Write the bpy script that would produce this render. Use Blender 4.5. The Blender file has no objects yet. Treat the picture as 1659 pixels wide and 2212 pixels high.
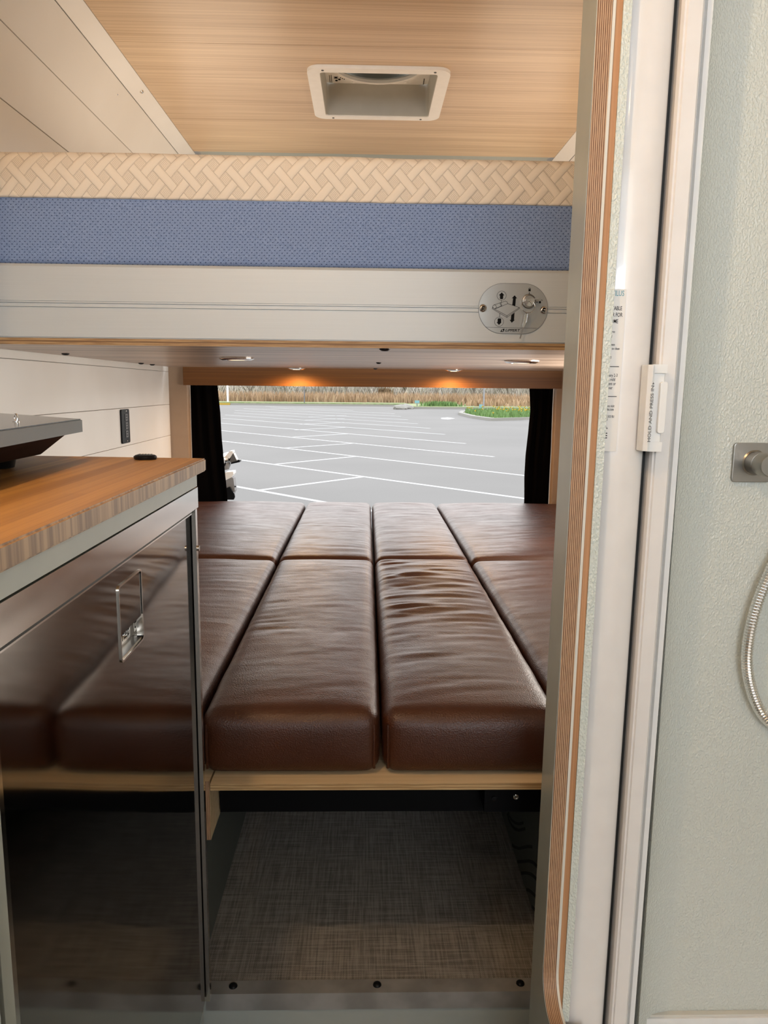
import bpy, bmesh, math, random
from mathutils import Vector, Matrix, noise
random.seed(7)
CZ = 1.03                      # camera height above the raised floor; all z below are given relative to the camera height
sc = bpy.context.scene
C = sc.collection
PI = math.pi

# ------------------------------------------------------------------ camera
F = Vector((-0.0235675, -0.159901, 0.98685168)); R = Vector((0.99967522, 0.00580503, 0.02481434)); U = Vector((0.00969654, -0.98711599, -0.15971226))
# rows above are the world axes in lens axes (right, down, forward)
cam = bpy.data.cameras.new('camera'); co = bpy.data.objects.new('camera', cam); C.objects.link(co)
right = Vector((R[0], F[0], U[0])); down = Vector((R[1], F[1], U[1])); fwd = Vector((R[2], F[2], U[2]))
m = Matrix((right, -down, -fwd)).transposed().to_4x4(); m.translation = Vector((0, 0, CZ)); co.matrix_world = m
cam.sensor_fit = 'HORIZONTAL'; cam.sensor_width = 36; cam.lens = 36 * 1654 / 1659
cam.clip_start = 0.01; cam.clip_end = 500
sc.camera = co

# ------------------------------------------------------------------ world and light
w = bpy.data.worlds.new('sky'); sc.world = w; w.use_nodes = True
wn = w.node_tree; wn.nodes.clear()
wo = wn.nodes.new('ShaderNodeOutputWorld'); wb = wn.nodes.new('ShaderNodeBackground')
tc = wn.nodes.new('ShaderNodeTexCoord'); sx = wn.nodes.new('ShaderNodeSeparateXYZ'); rp = wn.nodes.new('ShaderNodeValToRGB')
wn.links.new(tc.outputs['Generated'], sx.inputs[0]); wn.links.new(sx.outputs[2], rp.inputs[0]); wn.links.new(rp.outputs[0], wb.inputs[0]); wn.links.new(wb.outputs[0], wo.inputs[0])
rp.color_ramp.elements[0].color = (0.94, 0.92, 0.89, 1); rp.color_ramp.elements[1].color = (0.86, 0.90, 0.97, 1)
wb.inputs[1].default_value = 3.8

def area(name, loc, rot, sx_, sy_, power, col, portal=False):
    l = bpy.data.lights.new(name, 'AREA'); l.shape = 'RECTANGLE'; l.size = sx_; l.size_y = sy_; l.energy = power; l.color = col
    o = bpy.data.objects.new(name, l); C.objects.link(o); o.location = (loc[0], loc[1], loc[2] + CZ); o.rotation_euler = rot
    if portal: l.cycles.is_portal = True
    return o
area('rear_daylight_portal', (0.05, 3.68, 0.05), (-PI/2, 0, 0), 1.9, 1.8, 1, (1, 1, 1), True)
area('windshield_daylight', (0.0, -1.7, 0.36), (PI/2 + math.radians(28), 0, 0), 1.5, 0.50, 27, (0.76, 0.88, 1.0))
def aim(loc, d, sx_, sy_, power, col, name):
    return area(name, loc, Vector(d).to_track_quat('-Z', 'Y').to_euler(), sx_, sy_, power, col)
aim((-0.52, 2.72, 0.53), (0.30, 0, 0.95), 1.3, 0.42, 2.3, (1.0, 0.86, 0.70), 'bunk_fill_left')  # added fill light for the ceiling and upper planks, no window modelled
aim((0.58, 2.72, 0.53), (-0.35, 0, 0.94), 1.3, 0.42, 2.5, (1.0, 0.82, 0.64), 'bunk_fill_right')  # matching fill light added on the right side of the bunk
aim((0.925, 2.30, -0.12), (-1, 0, 0.10), 0.9, 0.26, 14, (1.0, 0.93, 0.84), 'bench_fill_right')  # unseen fill light added to brighten the left wall and bed underside
def point(name, loc, power, col, r=0.05, spot=None, rot=None):
    l = bpy.data.lights.new(name, 'SPOT' if spot else 'POINT'); l.energy = power; l.color = col; l.shadow_soft_size = r
    if spot: l.spot_size = spot; l.spot_blend = 0.6
    o = bpy.data.objects.new(name, l); C.objects.link(o); o.location = (loc[0], loc[1], loc[2] + CZ)
    if rot: o.rotation_euler = rot
    return o
WARM = (1.0, 0.70, 0.40)
vs = sc.view_settings; vs.view_transform = 'Standard'; vs.look = 'None'; vs.exposure = 0.0; vs.gamma = 1; vs.use_curve_mapping = False

# ------------------------------------------------------------------ material helpers
class X:
    """a socket with arithmetic"""
    def __init__(s, t, k): s.t = t; s.k = k
    def op(s, o, b=None, c=None, rev=False):
        n = s.t.nodes.new('ShaderNodeMath'); n.operation = o
        ins = [s, b] if not rev else [b, s]
        if c is not None: ins.append(c)
        for i, v in enumerate(ins):
            if v is None: continue
            if isinstance(v, X): s.t.links.new(v.k, n.inputs[i])
            else: n.inputs[i].default_value = v
        return X(s.t, n.outputs[0])
    def __add__(s, b): return s.op('ADD', b)
    __radd__ = __add__
    def __mul__(s, b): return s.op('MULTIPLY', b)
    __rmul__ = __mul__
    def __sub__(s, b): return s.op('SUBTRACT', b)
    def __rsub__(s, b): return s.op('SUBTRACT', b, rev=True)
    def __truediv__(s, b): return s.op('DIVIDE', b)
    def fl(s): return s.op('FLOOR')
    def ab(s): return s.op('ABSOLUTE')
    def sin(s): return s.op('SINE')
    def mod(s, b): return s.op('FLOORED_MODULO', b)
    def lt(s, b): return s.op('LESS_THAN', b)
    def gt(s, b): return s.op('GREATER_THAN', b)
    def mn(s, b): return s.op('MINIMUM', b)
    def mx(s, b): return s.op('MAXIMUM', b)
    def pw(s, b): return s.op('POWER', b)
    def sm(s, a, b):
        n = s.t.nodes.new('ShaderNodeMapRange'); n.interpolation_type = 'SMOOTHSTEP'
        s.t.links.new(s.k, n.inputs[0]); n.inputs[1].default_value = a; n.inputs[2].default_value = b
        return X(s.t, n.outputs[0])
class M:
    def __init__(s, name, world=False):
        s.m = bpy.data.materials.new(name); s.m.use_nodes = True; s.t = s.m.node_tree; s.b = s.t.nodes['Principled BSDF']
        if world: n = s.t.nodes.new('ShaderNodeNewGeometry'); s.P = n.outputs['Position']
        else: n = s.t.nodes.new('ShaderNodeTexCoord'); s.P = n.outputs['Object']
        q = s.t.nodes.new('ShaderNodeSeparateXYZ'); s.t.links.new(s.P, q.inputs[0])
        s.x, s.y, s.z = [X(s.t, q.outputs[i]) for i in range(3)]
    def vec(s, a, b, c):
        n = s.t.nodes.new('ShaderNodeCombineXYZ')
        for i, v in enumerate((a, b, c)):
            if isinstance(v, X): s.t.links.new(v.k, n.inputs[i])
            else: n.inputs[i].default_value = v
        return n.outputs[0]
    def noise(s, v, scale=1, detail=3, rough=0.5):
        n = s.t.nodes.new('ShaderNodeTexNoise'); s.t.links.new(v, n.inputs['Vector']); n.inputs['Scale'].default_value = scale
        n.inputs['Detail'].default_value = detail; n.inputs['Roughness'].default_value = rough
        return X(s.t, n.outputs[0])
    def voro(s, v, scale=1, feat='F1'):
        n = s.t.nodes.new('ShaderNodeTexVoronoi'); n.feature = feat; s.t.links.new(v, n.inputs['Vector']); n.inputs['Scale'].default_value = scale
        return X(s.t, n.outputs[0])
    def mix(s, f, a, b):
        n = s.t.nodes.new('ShaderNodeMix'); n.data_type = 'RGBA'
        if isinstance(f, X): s.t.links.new(f.k, n.inputs[0])
        else: n.inputs[0].default_value = f
        for i, v in ((6, a), (7, b)):
            if isinstance(v, tuple): n.inputs[i].default_value = (*v, 1)
            else: s.t.links.new(v, n.inputs[i])
        return n.outputs[2]
    def set(s, color=None, rough=None, metal=None, bump=None, strength=0.3, dist=0.001, spec=None, coat=None, coatr=None, emit=None, es=0, sheen=None, trans=None, aniso=None):
        b = s.b
        if color is not None:
            if isinstance(color, tuple): b.inputs['Base Color'].default_value = (*color, 1)
            else: s.t.links.new(color, b.inputs['Base Color'])
        if rough is not None:
            if isinstance(rough, X): s.t.links.new(rough.k, b.inputs['Roughness'])
            else: b.inputs['Roughness'].default_value = rough
        if metal is not None: b.inputs['Metallic'].default_value = metal
        if spec is not None: b.inputs['Specular IOR Level'].default_value = spec
        if coat is not None: b.inputs['Coat Weight'].default_value = coat
        if coatr is not None: b.inputs['Coat Roughness'].default_value = coatr
        if sheen is not None: b.inputs['Sheen Weight'].default_value = sheen
        if trans is not None: b.inputs['Transmission Weight'].default_value = trans
        if aniso is not None: b.inputs['Anisotropic'].default_value = aniso
        if emit is not None: b.inputs['Emission Color'].default_value = (*emit, 1); b.inputs['Emission Strength'].default_value = es
        if bump is not None:
            n = s.t.nodes.new('ShaderNodeBump'); n.inputs['Strength'].default_value = strength; n.inputs['Distance'].default_value = dist
            s.t.links.new(bump.k, n.inputs['Height']); s.t.links.new(n.outputs[0], b.inputs['Normal'])
        return s.m
def plain(name, col, rough=0.5, metal=0, **k):
    q = M(name); nz = q.noise(q.P, 30, 2)
    return q.set(q.mix(nz, tuple(c * 0.94 for c in col), tuple(min(1, c * 1.05) for c in col)), rough, metal, **k)

def wood(name, c1, c2, along='x', rough=0.4, coat=0.2, fine=180, world=True, strip=0):
    q = M(name, world)
    x, y, z = q.x, q.y, q.z
    a = {'x': (x, y, z), 'y': (y, x, z), 'z': (z, x, y)}[along]
    v1 = q.vec(a[0] * 1.6, a[1] * fine, a[2] * fine); v2 = q.vec(a[0] * 0.9, a[1] * 16, a[2] * 16)
    n1 = q.noise(v1, 1, 3, 0.6).sm(0.3, 0.7); n2 = q.noise(v2, 1, 3, 0.5).sm(0.25, 0.75)
    f = n1 * 0.55 + n2 * 0.45
    if strip:
        cell = (a[1] / strip).fl(); jit = q.noise(q.vec(cell * 7.3, (a[0] / 0.9 + cell * 0.37).fl() * 3.1, 0.0), 1, 0).sm(0.3, 0.7)
        f = f * 0.55 + jit * 0.45
    return q.set(q.mix(f, c1, c2), rough, bump=n1, strength=0.08, dist=0.0006, coat=coat, coatr=0.25)

MT = {}
MT['ceil'] = wood('ceiling_veneer', (0.50, 0.335, 0.19), (0.76, 0.575, 0.375), 'x', 0.36, 0.3, 140)
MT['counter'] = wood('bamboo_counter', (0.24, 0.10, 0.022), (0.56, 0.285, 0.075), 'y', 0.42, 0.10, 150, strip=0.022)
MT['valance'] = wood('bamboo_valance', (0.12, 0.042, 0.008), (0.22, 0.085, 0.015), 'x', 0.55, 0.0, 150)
MT['plyface'] = wood('birch_face', (0.50, 0.36, 0.20), (0.66, 0.51, 0.32), 'x', 0.5, 0.0, 120)
MT['under'] = wood('bed_underside_veneer', (0.20, 0.115, 0.07), (0.78, 0.62, 0.50), 'x', 0.36, 0.10, 60)

q = M('bamboo_edge', True)   # vertical laminations of the worktop edge
st = q.noise(q.vec(q.y * 120, q.x * 120, q.z * 2), 1, 2).sm(0.35, 0.65); s2 = q.noise(q.vec(q.y * 30, q.x * 30, q.z * 4), 1, 2)
MT['counter_edge'] = q.set(q.mix(st * 0.7 + s2 * 0.3, (0.14, 0.08, 0.045), (0.42, 0.28, 0.16)), 0.5)

def plyedge(name, axis, pitch, c_dark, c_light, c_mid):
    q = M(name, True); a = getattr(q, axis)
    wob = q.noise(q.vec(q.x * 3, q.y * 3, q.z * 3), 1, 2) * 0.0006
    ph = ((a + wob) / pitch).mod(1.0)
    other = [q.x, q.y, q.z]
    fib = q.noise(q.vec(q.x * (900 if axis == 'x' else 22), q.y * 30, q.z * (60 if axis != 'z' else 600)), 1, 3).sm(0.3, 0.7)
    light = (ph - 0.5).ab().lt(0.14)
    col = q.mix(fib, c_dark, c_mid); col = q.mix(light, col, c_light)
    return q.set(col, 0.55, bump=light + fib * 0.4, strength=0.25, dist=0.0005)
MT['plyedge'] = plyedge('plywood_edge_layers', 'x', 0.0025, (0.16, 0.07, 0.03), (0.64, 0.45, 0.28), (0.27, 0.14, 0.07))
MT['plyedge_z'] = plyedge('plywood_edge_flat', 'z', 0.0052, (0.34, 0.21, 0.09), (0.26, 0.15, 0.06), (0.52, 0.36, 0.18))
MT['plyedge_bed'] = plyedge('bed_board_edge', 'z', 0.009, (0.28, 0.15, 0.06), (0.20, 0.10, 0.04), (0.50, 0.31, 0.14))

q = M('white_painted_plank', True)
nz = q.noise(q.P, 2.2, 3)
MT['plank'] = q.set(q.mix(nz.sm(0.35, 0.7), (0.80, 0.77, 0.72), (0.86, 0.84, 0.80)), 0.42, bump=q.noise(q.P, 240, 2), strength=0.05, dist=0.0005)
MT['greylam'] = plain('grey_laminate', (0.40, 0.43, 0.40), 0.33)
q = M('dark_grey_bench_laminate', True)
MT['bench'] = q.set((0.10, 0.11, 0.095), 0.45)
def frp(name, col):
    q = M(name, True)
    v = q.noise(q.vec(q.x * 1.0, q.y, q.z * 0.7), 360, 1, 0.4).sm(0.35, 0.70)
    return q.set(q.mix(v, tuple(c * 0.97 for c in col), col), 0.24, bump=v, strength=0.6, dist=0.0011)
MT['frp'] = frp('pebbled_white_panel', (0.62, 0.66, 0.61))
MT['frp2'] = frp('pebbled_shower_panel', (0.61, 0.635, 0.59))
MT['white'] = plain('white_gloss_plastic', (0.76, 0.735, 0.715), 0.14, coat=0.6, coatr=0.03)
MT['white2'] = plain('white_satin_plastic', (0.80, 0.80, 0.79), 0.3)
MT['filler'] = plain('white_caulk', (0.66, 0.64, 0.58), 0.6)
MT['brownply'] = wood('thin_brown_ply', (0.36, 0.17, 0.07), (0.55, 0.30, 0.15), 'z', 0.6, 0, 300)
MT['gasket'] = plain('black_gasket', (0.02, 0.02, 0.018), 0.6)
q = M('brushed_aluminium', True)
br = q.noise(q.vec(q.x * 3, q.y * 700, q.z * 700), 1, 3)
MT['alu'] = q.set(q.mix(br, (0.54, 0.555, 0.55), (0.60, 0.615, 0.61)), 0.5, 0.2, bump=br, strength=0.04, dist=0.0003)
q = M('worn_aluminium_strip', True)
br = q.noise(q.vec(q.x * 5, q.y * 400, q.z * 400), 1, 3); bl = q.noise(q.P, 14, 3).sm(0.3, 0.7)
MT['alu2'] = q.set(q.mix(bl, (0.34, 0.33, 0.31), (0.50, 0.49, 0.47)), 0.40, 0.45, bump=br, strength=0.1, dist=0.0004)
MT['steel'] = plain('polished_steel', (0.72, 0.69, 0.64), 0.12, 1.0)
q = M('mirror_finish_fridge_door', True)
MT['mirror'] = q.set((0.27, 0.25, 0.225), (q.noise(q.P, 3, 2) * 0.05 + 0.045), 1.0, bump=q.noise(q.vec(q.x, q.y * 1.3, q.z), 4, 1), strength=0.10, dist=0.004)
MT['chrome'] = plain('chrome', (0.82, 0.80, 0.77), 0.10, 1.0)
MT['nickel'] = plain('brushed_nickel', (0.33, 0.31, 0.28), 0.34, 1.0)
MT['black'] = plain('black_plastic', (0.006, 0.006, 0.007), 0.3, spec=0.16)
MT['blackmetal'] = plain('black_painted_steel', (0.003, 0.003, 0.0035), 0.5, spec=0.1)
MT['blackcloth'] = plain('black_curtain_cloth', (0.0035, 0.003, 0.003), 1.0, spec=0.0)
MT['darkgrey'] = plain('dark_grey_enamel', (0.11, 0.115, 0.11), 0.3)
MT['darkred'] = plain('dark_stove_underside', (0.016, 0.005, 0.003), 0.5, spec=0.12)
MT['glassblk'] = plain('black_glass_top', (0.03, 0.03, 0.03), 0.14)
MT['ink'] = plain('black_ink', (0.008, 0.008, 0.008), 0.6, spec=0.08)
MT['inkgrey'] = plain('grey_ink', (0.10, 0.10, 0.10), 0.5)
MT['inkblue'] = plain('teal_ink', (0.16, 0.36, 0.42), 0.5)
MT['tan'] = plain('tan_headliner_fabric', (0.40, 0.28, 0.19), 0.85)
MT['sticker'] = plain('sticker_paper', (0.76, 0.73, 0.69), 0.3)
MT['socket'] = plain('grey_socket', (0.10, 0.10, 0.105), 0.45)

def leather(name, c1, c2):
    q = M(name, True)
    peb = q.voro(q.vec(q.x, q.y, q.z), 420, 'F1'); crease = q.noise(q.vec(q.x * 0.6, q.y * 1.7, q.z), 26, 4, 0.6)
    big = q.noise(q.P, 5, 3).sm(0.3, 0.7)
    return q.set(q.mix(big, c1, c2), (crease.sm(0.3, 0.7) * 0.10 + 0.36), bump=crease * 0.5 + peb * 0.32, strength=0.5, dist=0.0024, spec=0.42)
MT['leather'] = leather('brown_leather', (0.036, 0.0095, 0.003), (0.054, 0.0155, 0.0055))

# mattress border: diagonal basket weave of padded bars with stitched squares between
q = M('quilted_mattress_cover')
s = 0.0193
p = (q.x * 1.11 + q.z) * (0.7071 / s); r = (q.z - q.x * 1.11) * (0.7071 / s)
pm = p.mod(2.0); rm = r.mod(2.0)
par = ((p / 2).fl() + (r / 2).fl()).mod(2.0)
inP = pm.gt(1.0); inR = rm.gt(1.0)
both = inP * inR
dotted = (1 - inP) * (1 - inR)
# bar running along r: column pm in 1..2, takes the shared cell when par is 0
barA = inP * (1 - both * par); barB = (1 - barA) * inR
ea = ((pm - 1.5).ab() * 2); eb = ((rm - 1.5).ab() * 2)
edge = barA * ea + barB * eb
puff = (1 - edge.pw(3.0)) * (1 - dotted)
dx = (p * 6).mod(1.0) - 0.5; dz = (r * 6).mod(1.0) - 0.5
dots = (dx * dx + dz * dz).lt(0.09)
stitch = edge.gt(0.88) * ((p + r) * 6.0).mod(1.0).lt(0.5) * (1 - dotted)
h = puff * 0.8 - dots * dotted * 0.35 - stitch * 0.3
hole = (dots * dotted * 0.5 + stitch * 0.8).mn(1.0)
cc = q.mix(hole, (0.90, 0.77, 0.62), (0.50, 0.38, 0.27))
MT['quilt'] = q.set(cc, 0.85, bump=h + q.noise(q.P, 900, 2) * 0.06, strength=0.9, dist=0.0028, sheen=0.1)
q = M('blue_spacer_mesh')
u = q.x / 0.0105; v = q.z / 0.0052
row = v.fl(); uu = (u + row * 0.45).mod(1.0) - 0.5; vv = v.mod(1.0) - 0.5
d = (uu.ab() * 2.0).mx(vv.ab() * 1.8).lt(0.29)
kn = q.noise(q.vec(q.x * 500, q.y * 500, q.z * 700), 1, 2)
MT['blue'] = q.set(q.mix(d, q.mix(kn.sm(0.3, 0.7), (0.17, 0.245, 0.43), (0.28, 0.365, 0.57)), (0.05, 0.08, 0.17)), 0.85, bump=kn * 0.5 - d, strength=0.5, dist=0.0012)

q = M('woven_vinyl_floor', True)
wx = q.noise(q.vec(q.x * 260, q.y * 9, 0.0), 1, 3, 0.7); wy = q.noise(q.vec(q.x * 9, q.y * 260, 0.0), 1, 3, 0.7)
weave = ((q.x * 1570).sin() * (q.y * 1570).sin())
f = (wx * 0.5 + wy * 0.5).sm(0.36, 0.64)
MT['floor'] = q.set(q.mix((f * 0.75 + weave * 0.14 + 0.12).mn(1.0).mx(0.0), (0.085, 0.075, 0.066), (0.40, 0.365, 0.32)), 0.5, bump=weave + f, strength=0.3, dist=0.0008)
MT['lowfloor'] = plain('lower_floor', (0.10, 0.09, 0.08), 0.5)

q = M('asphalt', True)
a1 = q.noise(q.P, 40, 4, 0.7); a2 = q.noise(q.P, 0.25, 4, 0.5); ck = q.voro(q.P, 0.12, 'DISTANCE_TO_EDGE').lt(0.006)
MT['asphalt'] = q.set(q.mix(a1.sm(0.3, 0.7) * 0.5 + a2.sm(0.3, 0.7) * 0.5, (0.100, 0.097, 0.092), (0.128, 0.124, 0.118)), 0.9)
MT['line'] = plain('road_paint', (0.33, 0.335, 0.335), 0.7)
MT['kerb'] = plain('kerb_concrete', (0.20, 0.195, 0.175), 0.9)
MT['kerby'] = plain('yellow_kerb_paint', (0.30, 0.20, 0.02), 0.8)
q = M('grass_verge', True); MT['grass'] = q.set(q.mix(q.noise(q.P, 3, 3).sm(0.3, 0.7), (0.12, 0.17, 0.06), (0.20, 0.21, 0.11)), 0.95)
q = M('dry_grass', True); MT['dry'] = q.set(q.mix(q.noise(q.P, 0.6, 2).sm(0.3, 0.7), (0.26, 0.165, 0.09), (0.34, 0.24, 0.15)), 0.95)
q = M('thicket', True); MT['thicket'] = q.set(q.mix(q.noise(q.P, 0.35, 3).sm(0.3, 0.7), (0.32, 0.29, 0.25), (0.44, 0.40, 0.34)), 0.95)
MT['bark'] = plain('grey_bark', (0.13, 0.11, 0.09), 0.95)
MT['cedar'] = plain('brown_cedar', (0.13, 0.085, 0.045), 0.95)
MT['leaf'] = plain('green_leaves', (0.10, 0.18, 0.05), 0.8)
MT['yellow'] = plain('daffodil_yellow', (0.45, 0.34, 0.03), 0.8)
MT['polegrey'] = plain('galvanised_pole', (0.20, 0.205, 0.215), 0.6)
MT['teal'] = plain('teal_sign', (0.13, 0.27, 0.29), 0.6)
MT['vanpaint'] = plain('pale_blue_white_paint', (0.20, 0.25, 0.31), 0.3)
MT['vanbody'] = plain('van_body_paint', (0.55, 0.56, 0.56), 0.4)
q = M('warm_lamp_lens'); MT['lamp'] = q.set((0.9, 0.85, 0.7), 0.5, emit=(1.0, 0.72, 0.40), es=9)
q = M('dim_lamp_lens'); MT['lampdim'] = q.set((0.9, 0.8, 0.6), 0.4, emit=(1.0, 0.74, 0.42), es=1.6)
q = M('smoked_green_lid'); MT['smoke'] = q.set((0.10, 0.14, 0.12), 0.12, emit=None)
MT['ventwhite'] = plain('vent_white_plastic', (0.90, 0.89, 0.86), 0.4)
MT['ventgrey'] = plain('vent_throat_plastic', (0.50, 0.48, 0.42), 0.45)

# ------------------------------------------------------------------ mesh helpers
def tagit(o, label=None, cat=None, group=None, kind=None):
    if label: o['label'] = label
    if cat: o['category'] = cat
    if group: o['group'] = group
    if kind: o['kind'] = kind
    return o
def obj(name, bm, mats, parent=None, smooth=False, label=None, cat=None, group=None, kind=None, bevel=0, origin=None):
    """link bm (coordinates relative to the camera height) as one mesh object with its origin at its base"""
    if not isinstance(mats, (list, tuple)): mats = [mats]
    if bevel:
        es = [e for e in bm.edges if len(e.link_faces) == 2 and e.calc_face_angle(0) > 0.7]
        bmesh.ops.bevel(bm, geom=es, offset=bevel, segments=2, profile=0.6, affect='EDGES', clamp_overlap=True)
    bm.normal_update()
    vs_ = bm.verts
    if origin is None:
        lo = [min(v.co[i] for v in vs_) for i in range(3)]; hi = [max(v.co[i] for v in vs_) for i in range(3)]
        origin = Vector(((lo[0] + hi[0]) / 2, (lo[1] + hi[1]) / 2, lo[2]))
    origin = Vector(origin)
    for v in vs_: v.co -= origin
    me = bpy.data.meshes.new(name); bm.to_mesh(me); bm.free()
    for k in mats: me.materials.append(k)
    if smooth:
        for p_ in me.polygons: p_.use_smooth = True
        try: me.set_sharp_from_angle(angle=math.radians(40))
        except Exception: pass
    o = bpy.data.objects.new(name, me); C.objects.link(o)
    wl = origin + Vector((0, 0, CZ))
    if parent is not None:
        o.parent = parent; o.location = wl - wloc(parent)
    else: o.location = wl
    return tagit(o, label, cat, group, kind)
def wloc(o):
    v = Vector(o.location)
    while o.parent: o = o.parent; v += Vector(o.location)
    return v
def thing(name, label, cat, loc, group=None, kind=None):
    o = bpy.data.objects.new(name, None); C.objects.link(o); o.location = (loc[0], loc[1], loc[2] + CZ); o.empty_display_size = 0.05
    return tagit(o, label, cat, group, kind)
def dup(root, delta, label=None):
    """copy of a thing, its parts and their sub-parts, moved by delta"""
    def cp(o, par):
        c = o.copy(); C.objects.link(c)
        if par: c.parent = par
        for k in [k for k in o.children if k.get('_c') is None]: cp(k, c)
        return c
    r_ = cp(root, None); r_.location = Vector(root.location) + Vector(delta)
    if label: r_['label'] = label
    return r_
def nb(): return bmesh.new()
def box(bm, x0, x1, y0, y1, z0, z1, mi=0, xf=None):
    vs_ = [bm.verts.new((x, y, z)) for z in (z0, z1) for y in (y0, y1) for x in (x0, x1)]
    if xf:
        for v in vs_: v.co = xf(v.co)
    for f in ((0, 2, 3, 1), (4, 5, 7, 6), (0, 1, 5, 4), (2, 6, 7, 3), (0, 4, 6, 2), (1, 3, 7, 5)):
        fc = bm.faces.new([vs_[i] for i in f]); fc.material_index = mi
    return vs_
def bx(*a, **k):
    bm = nb(); box(bm, *a, **k); return bm
def prism(bm, pts, axis, a0, a1, mi=0, side=None):
    """extrude 2-D polygon pts along axis; pts are in the other two axes, in x,y,z order"""
    def mk(p, a):
        if axis == 'x': return (a, p[0], p[1])
        if axis == 'y': return (p[0], a, p[1])
        return (p[0], p[1], a)
    A = [bm.verts.new(mk(p, a0)) for p in pts]; B = [bm.verts.new(mk(p, a1)) for p in pts]
    n = len(pts); fs = []
    fs.append(bm.faces.new(A[::-1])); fs.append(bm.faces.new(B))
    for f in fs: f.material_index = mi
    for i in range(n):
        f = bm.faces.new((A[i], A[(i + 1) % n], B[(i + 1) % n], B[i])); f.material_index = mi if side is None else side
    bmesh.ops.recalc_face_normals(bm, faces=bm.faces)
def cyl(bm, p0, p1, r0, r1=None, n=24, mi=0, caps=True):
    p0 = Vector(p0); p1 = Vector(p1); r1 = r0 if r1 is None else r1
    d = (p1 - p0).normalized(); a = d.orthogonal().normalized(); b = d.cross(a)
    A = []; B = []
    for i in range(n):
        t = 2 * PI * i / n; o = a * math.cos(t) + b * math.sin(t)
        A.append(bm.verts.new(p0 + o * r0)); B.append(bm.verts.new(p1 + o * r1))
    for i in range(n):
        f = bm.faces.new((A[i], A[(i + 1) % n], B[(i + 1) % n], B[i])); f.material_index = mi
    if caps:
        for L in (A[::-1], B):
            f = bm.faces.new(L); f.material_index = mi
def lathe(bm, c, axis, prof, n=32, mi=0):
    """prof: list of (radius, distance along axis)"""
    c = Vector(c); d = Vector(axis).normalized(); a = d.orthogonal().normalized(); b = d.cross(a); rings = []
    for r_, h_ in prof:
        rings.append([bm.verts.new(c + d * h_ + (a * math.cos(2 * PI * i / n) + b * math.sin(2 * PI * i / n)) * max(r_, 1e-5)) for i in range(n)])
    for k in range(len(rings) - 1):
        for i in range(n):
            f = bm.faces.new((rings[k][i], rings[k][(i + 1) % n], rings[k + 1][(i + 1) % n], rings[k + 1][i])); f.material_index = mi
    bmesh.ops.recalc_face_normals(bm, faces=bm.faces)
def tube(bm, pts, r, n=8, mi=0, ring=None):
    pts = [Vector(p) for p in pts]; rings = []; prev = None
    for i, p in enumerate(pts):
        d = (pts[min(i + 1, len(pts) - 1)] - pts[max(i - 1, 0)]).normalized()
        a = d.orthogonal().normalized() if prev is None else (prev - d * prev.dot(d)).normalized()
        prev = a; b = d.cross(a); rr = r(i) if callable(r) else r
        rings.append([bm.verts.new(p + (a * math.cos(2 * PI * k / n) + b * math.sin(2 * PI * k / n)) * rr) for k in range(n)])
    for k in range(len(rings) - 1):
        for i in range(n):
            f = bm.faces.new((rings[k][i], rings[k][(i + 1) % n], rings[k + 1][(i + 1) % n], rings[k + 1][i])); f.material_index = mi
    for L in (rings[0][::-1], rings[-1]): bm.faces.new(L).material_index = mi
def rrect(cx, cy, w_, h_, r_, n=6):
    pts = []
    for sx_, sy_, a0 in ((1, 1, 0), (-1, 1, 90), (-1, -1, 180), (1, -1, 270)):
        for i in range(n + 1):
            t = math.radians(a0 + 90 * i / n); pts.append((cx + sx_ * (w_ / 2 - r_) + r_ * math.cos(t), cy + sy_ * (h_ / 2 - r_) + r_ * math.sin(t)))
    return pts
def ringplate(bm, outer, inner, fn, t0, t1, mi=0):
    """plate with a hole: outer/inner same number of 2-D points; fn(p, t) -> 3-D"""
    n = len(outer); o0 = [bm.verts.new(fn(p, t0)) for p in outer]; o1 = [bm.verts.new(fn(p, t1)) for p in outer]
    i0 = [bm.verts.new(fn(p, t0)) for p in inner]; i1 = [bm.verts.new(fn(p, t1)) for p in inner]
    for k in range(n):
        j = (k + 1) % n
        for q_ in ((o0[k], o0[j], i0[j], i0[k]), (o1[k], i1[k], i1[j], o1[j]), (o0[k], o1[k], o1[j], o0[j]), (i0[k], i0[j], i1[j], i1[k])):
            bm.faces.new(q_).material_index = mi
    bmesh.ops.recalc_face_normals(bm, faces=bm.faces)
def text_bm(body, size, place, depth=0.0002, align='LEFT', bold=0.0, shear=0.0):
    """flat text turned into a mesh; place maps text-plane (u, v, w) to scene coordinates"""
    cu = bpy.data.curves.new('t', 'FONT'); cu.body = body; cu.size = size; cu.extrude = depth; cu.align_x = align; cu.offset = bold; cu.shear = shear; cu.resolution_u = 3
    o = bpy.data.objects.new('t', cu); C.objects.link(o)
    dg = bpy.context.evaluated_depsgraph_get(); me = bpy.data.meshes.new_from_object(o.evaluated_get(dg))
    bm = nb(); bm.from_mesh(me); C.objects.unlink(o); bpy.data.objects.remove(o); bpy.data.meshes.remove(me); bpy.data.curves.remove(cu)
    for v in bm.verts: v.co = Vector(place(v.co.x, v.co.y, v.co.z))
    return bm

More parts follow.
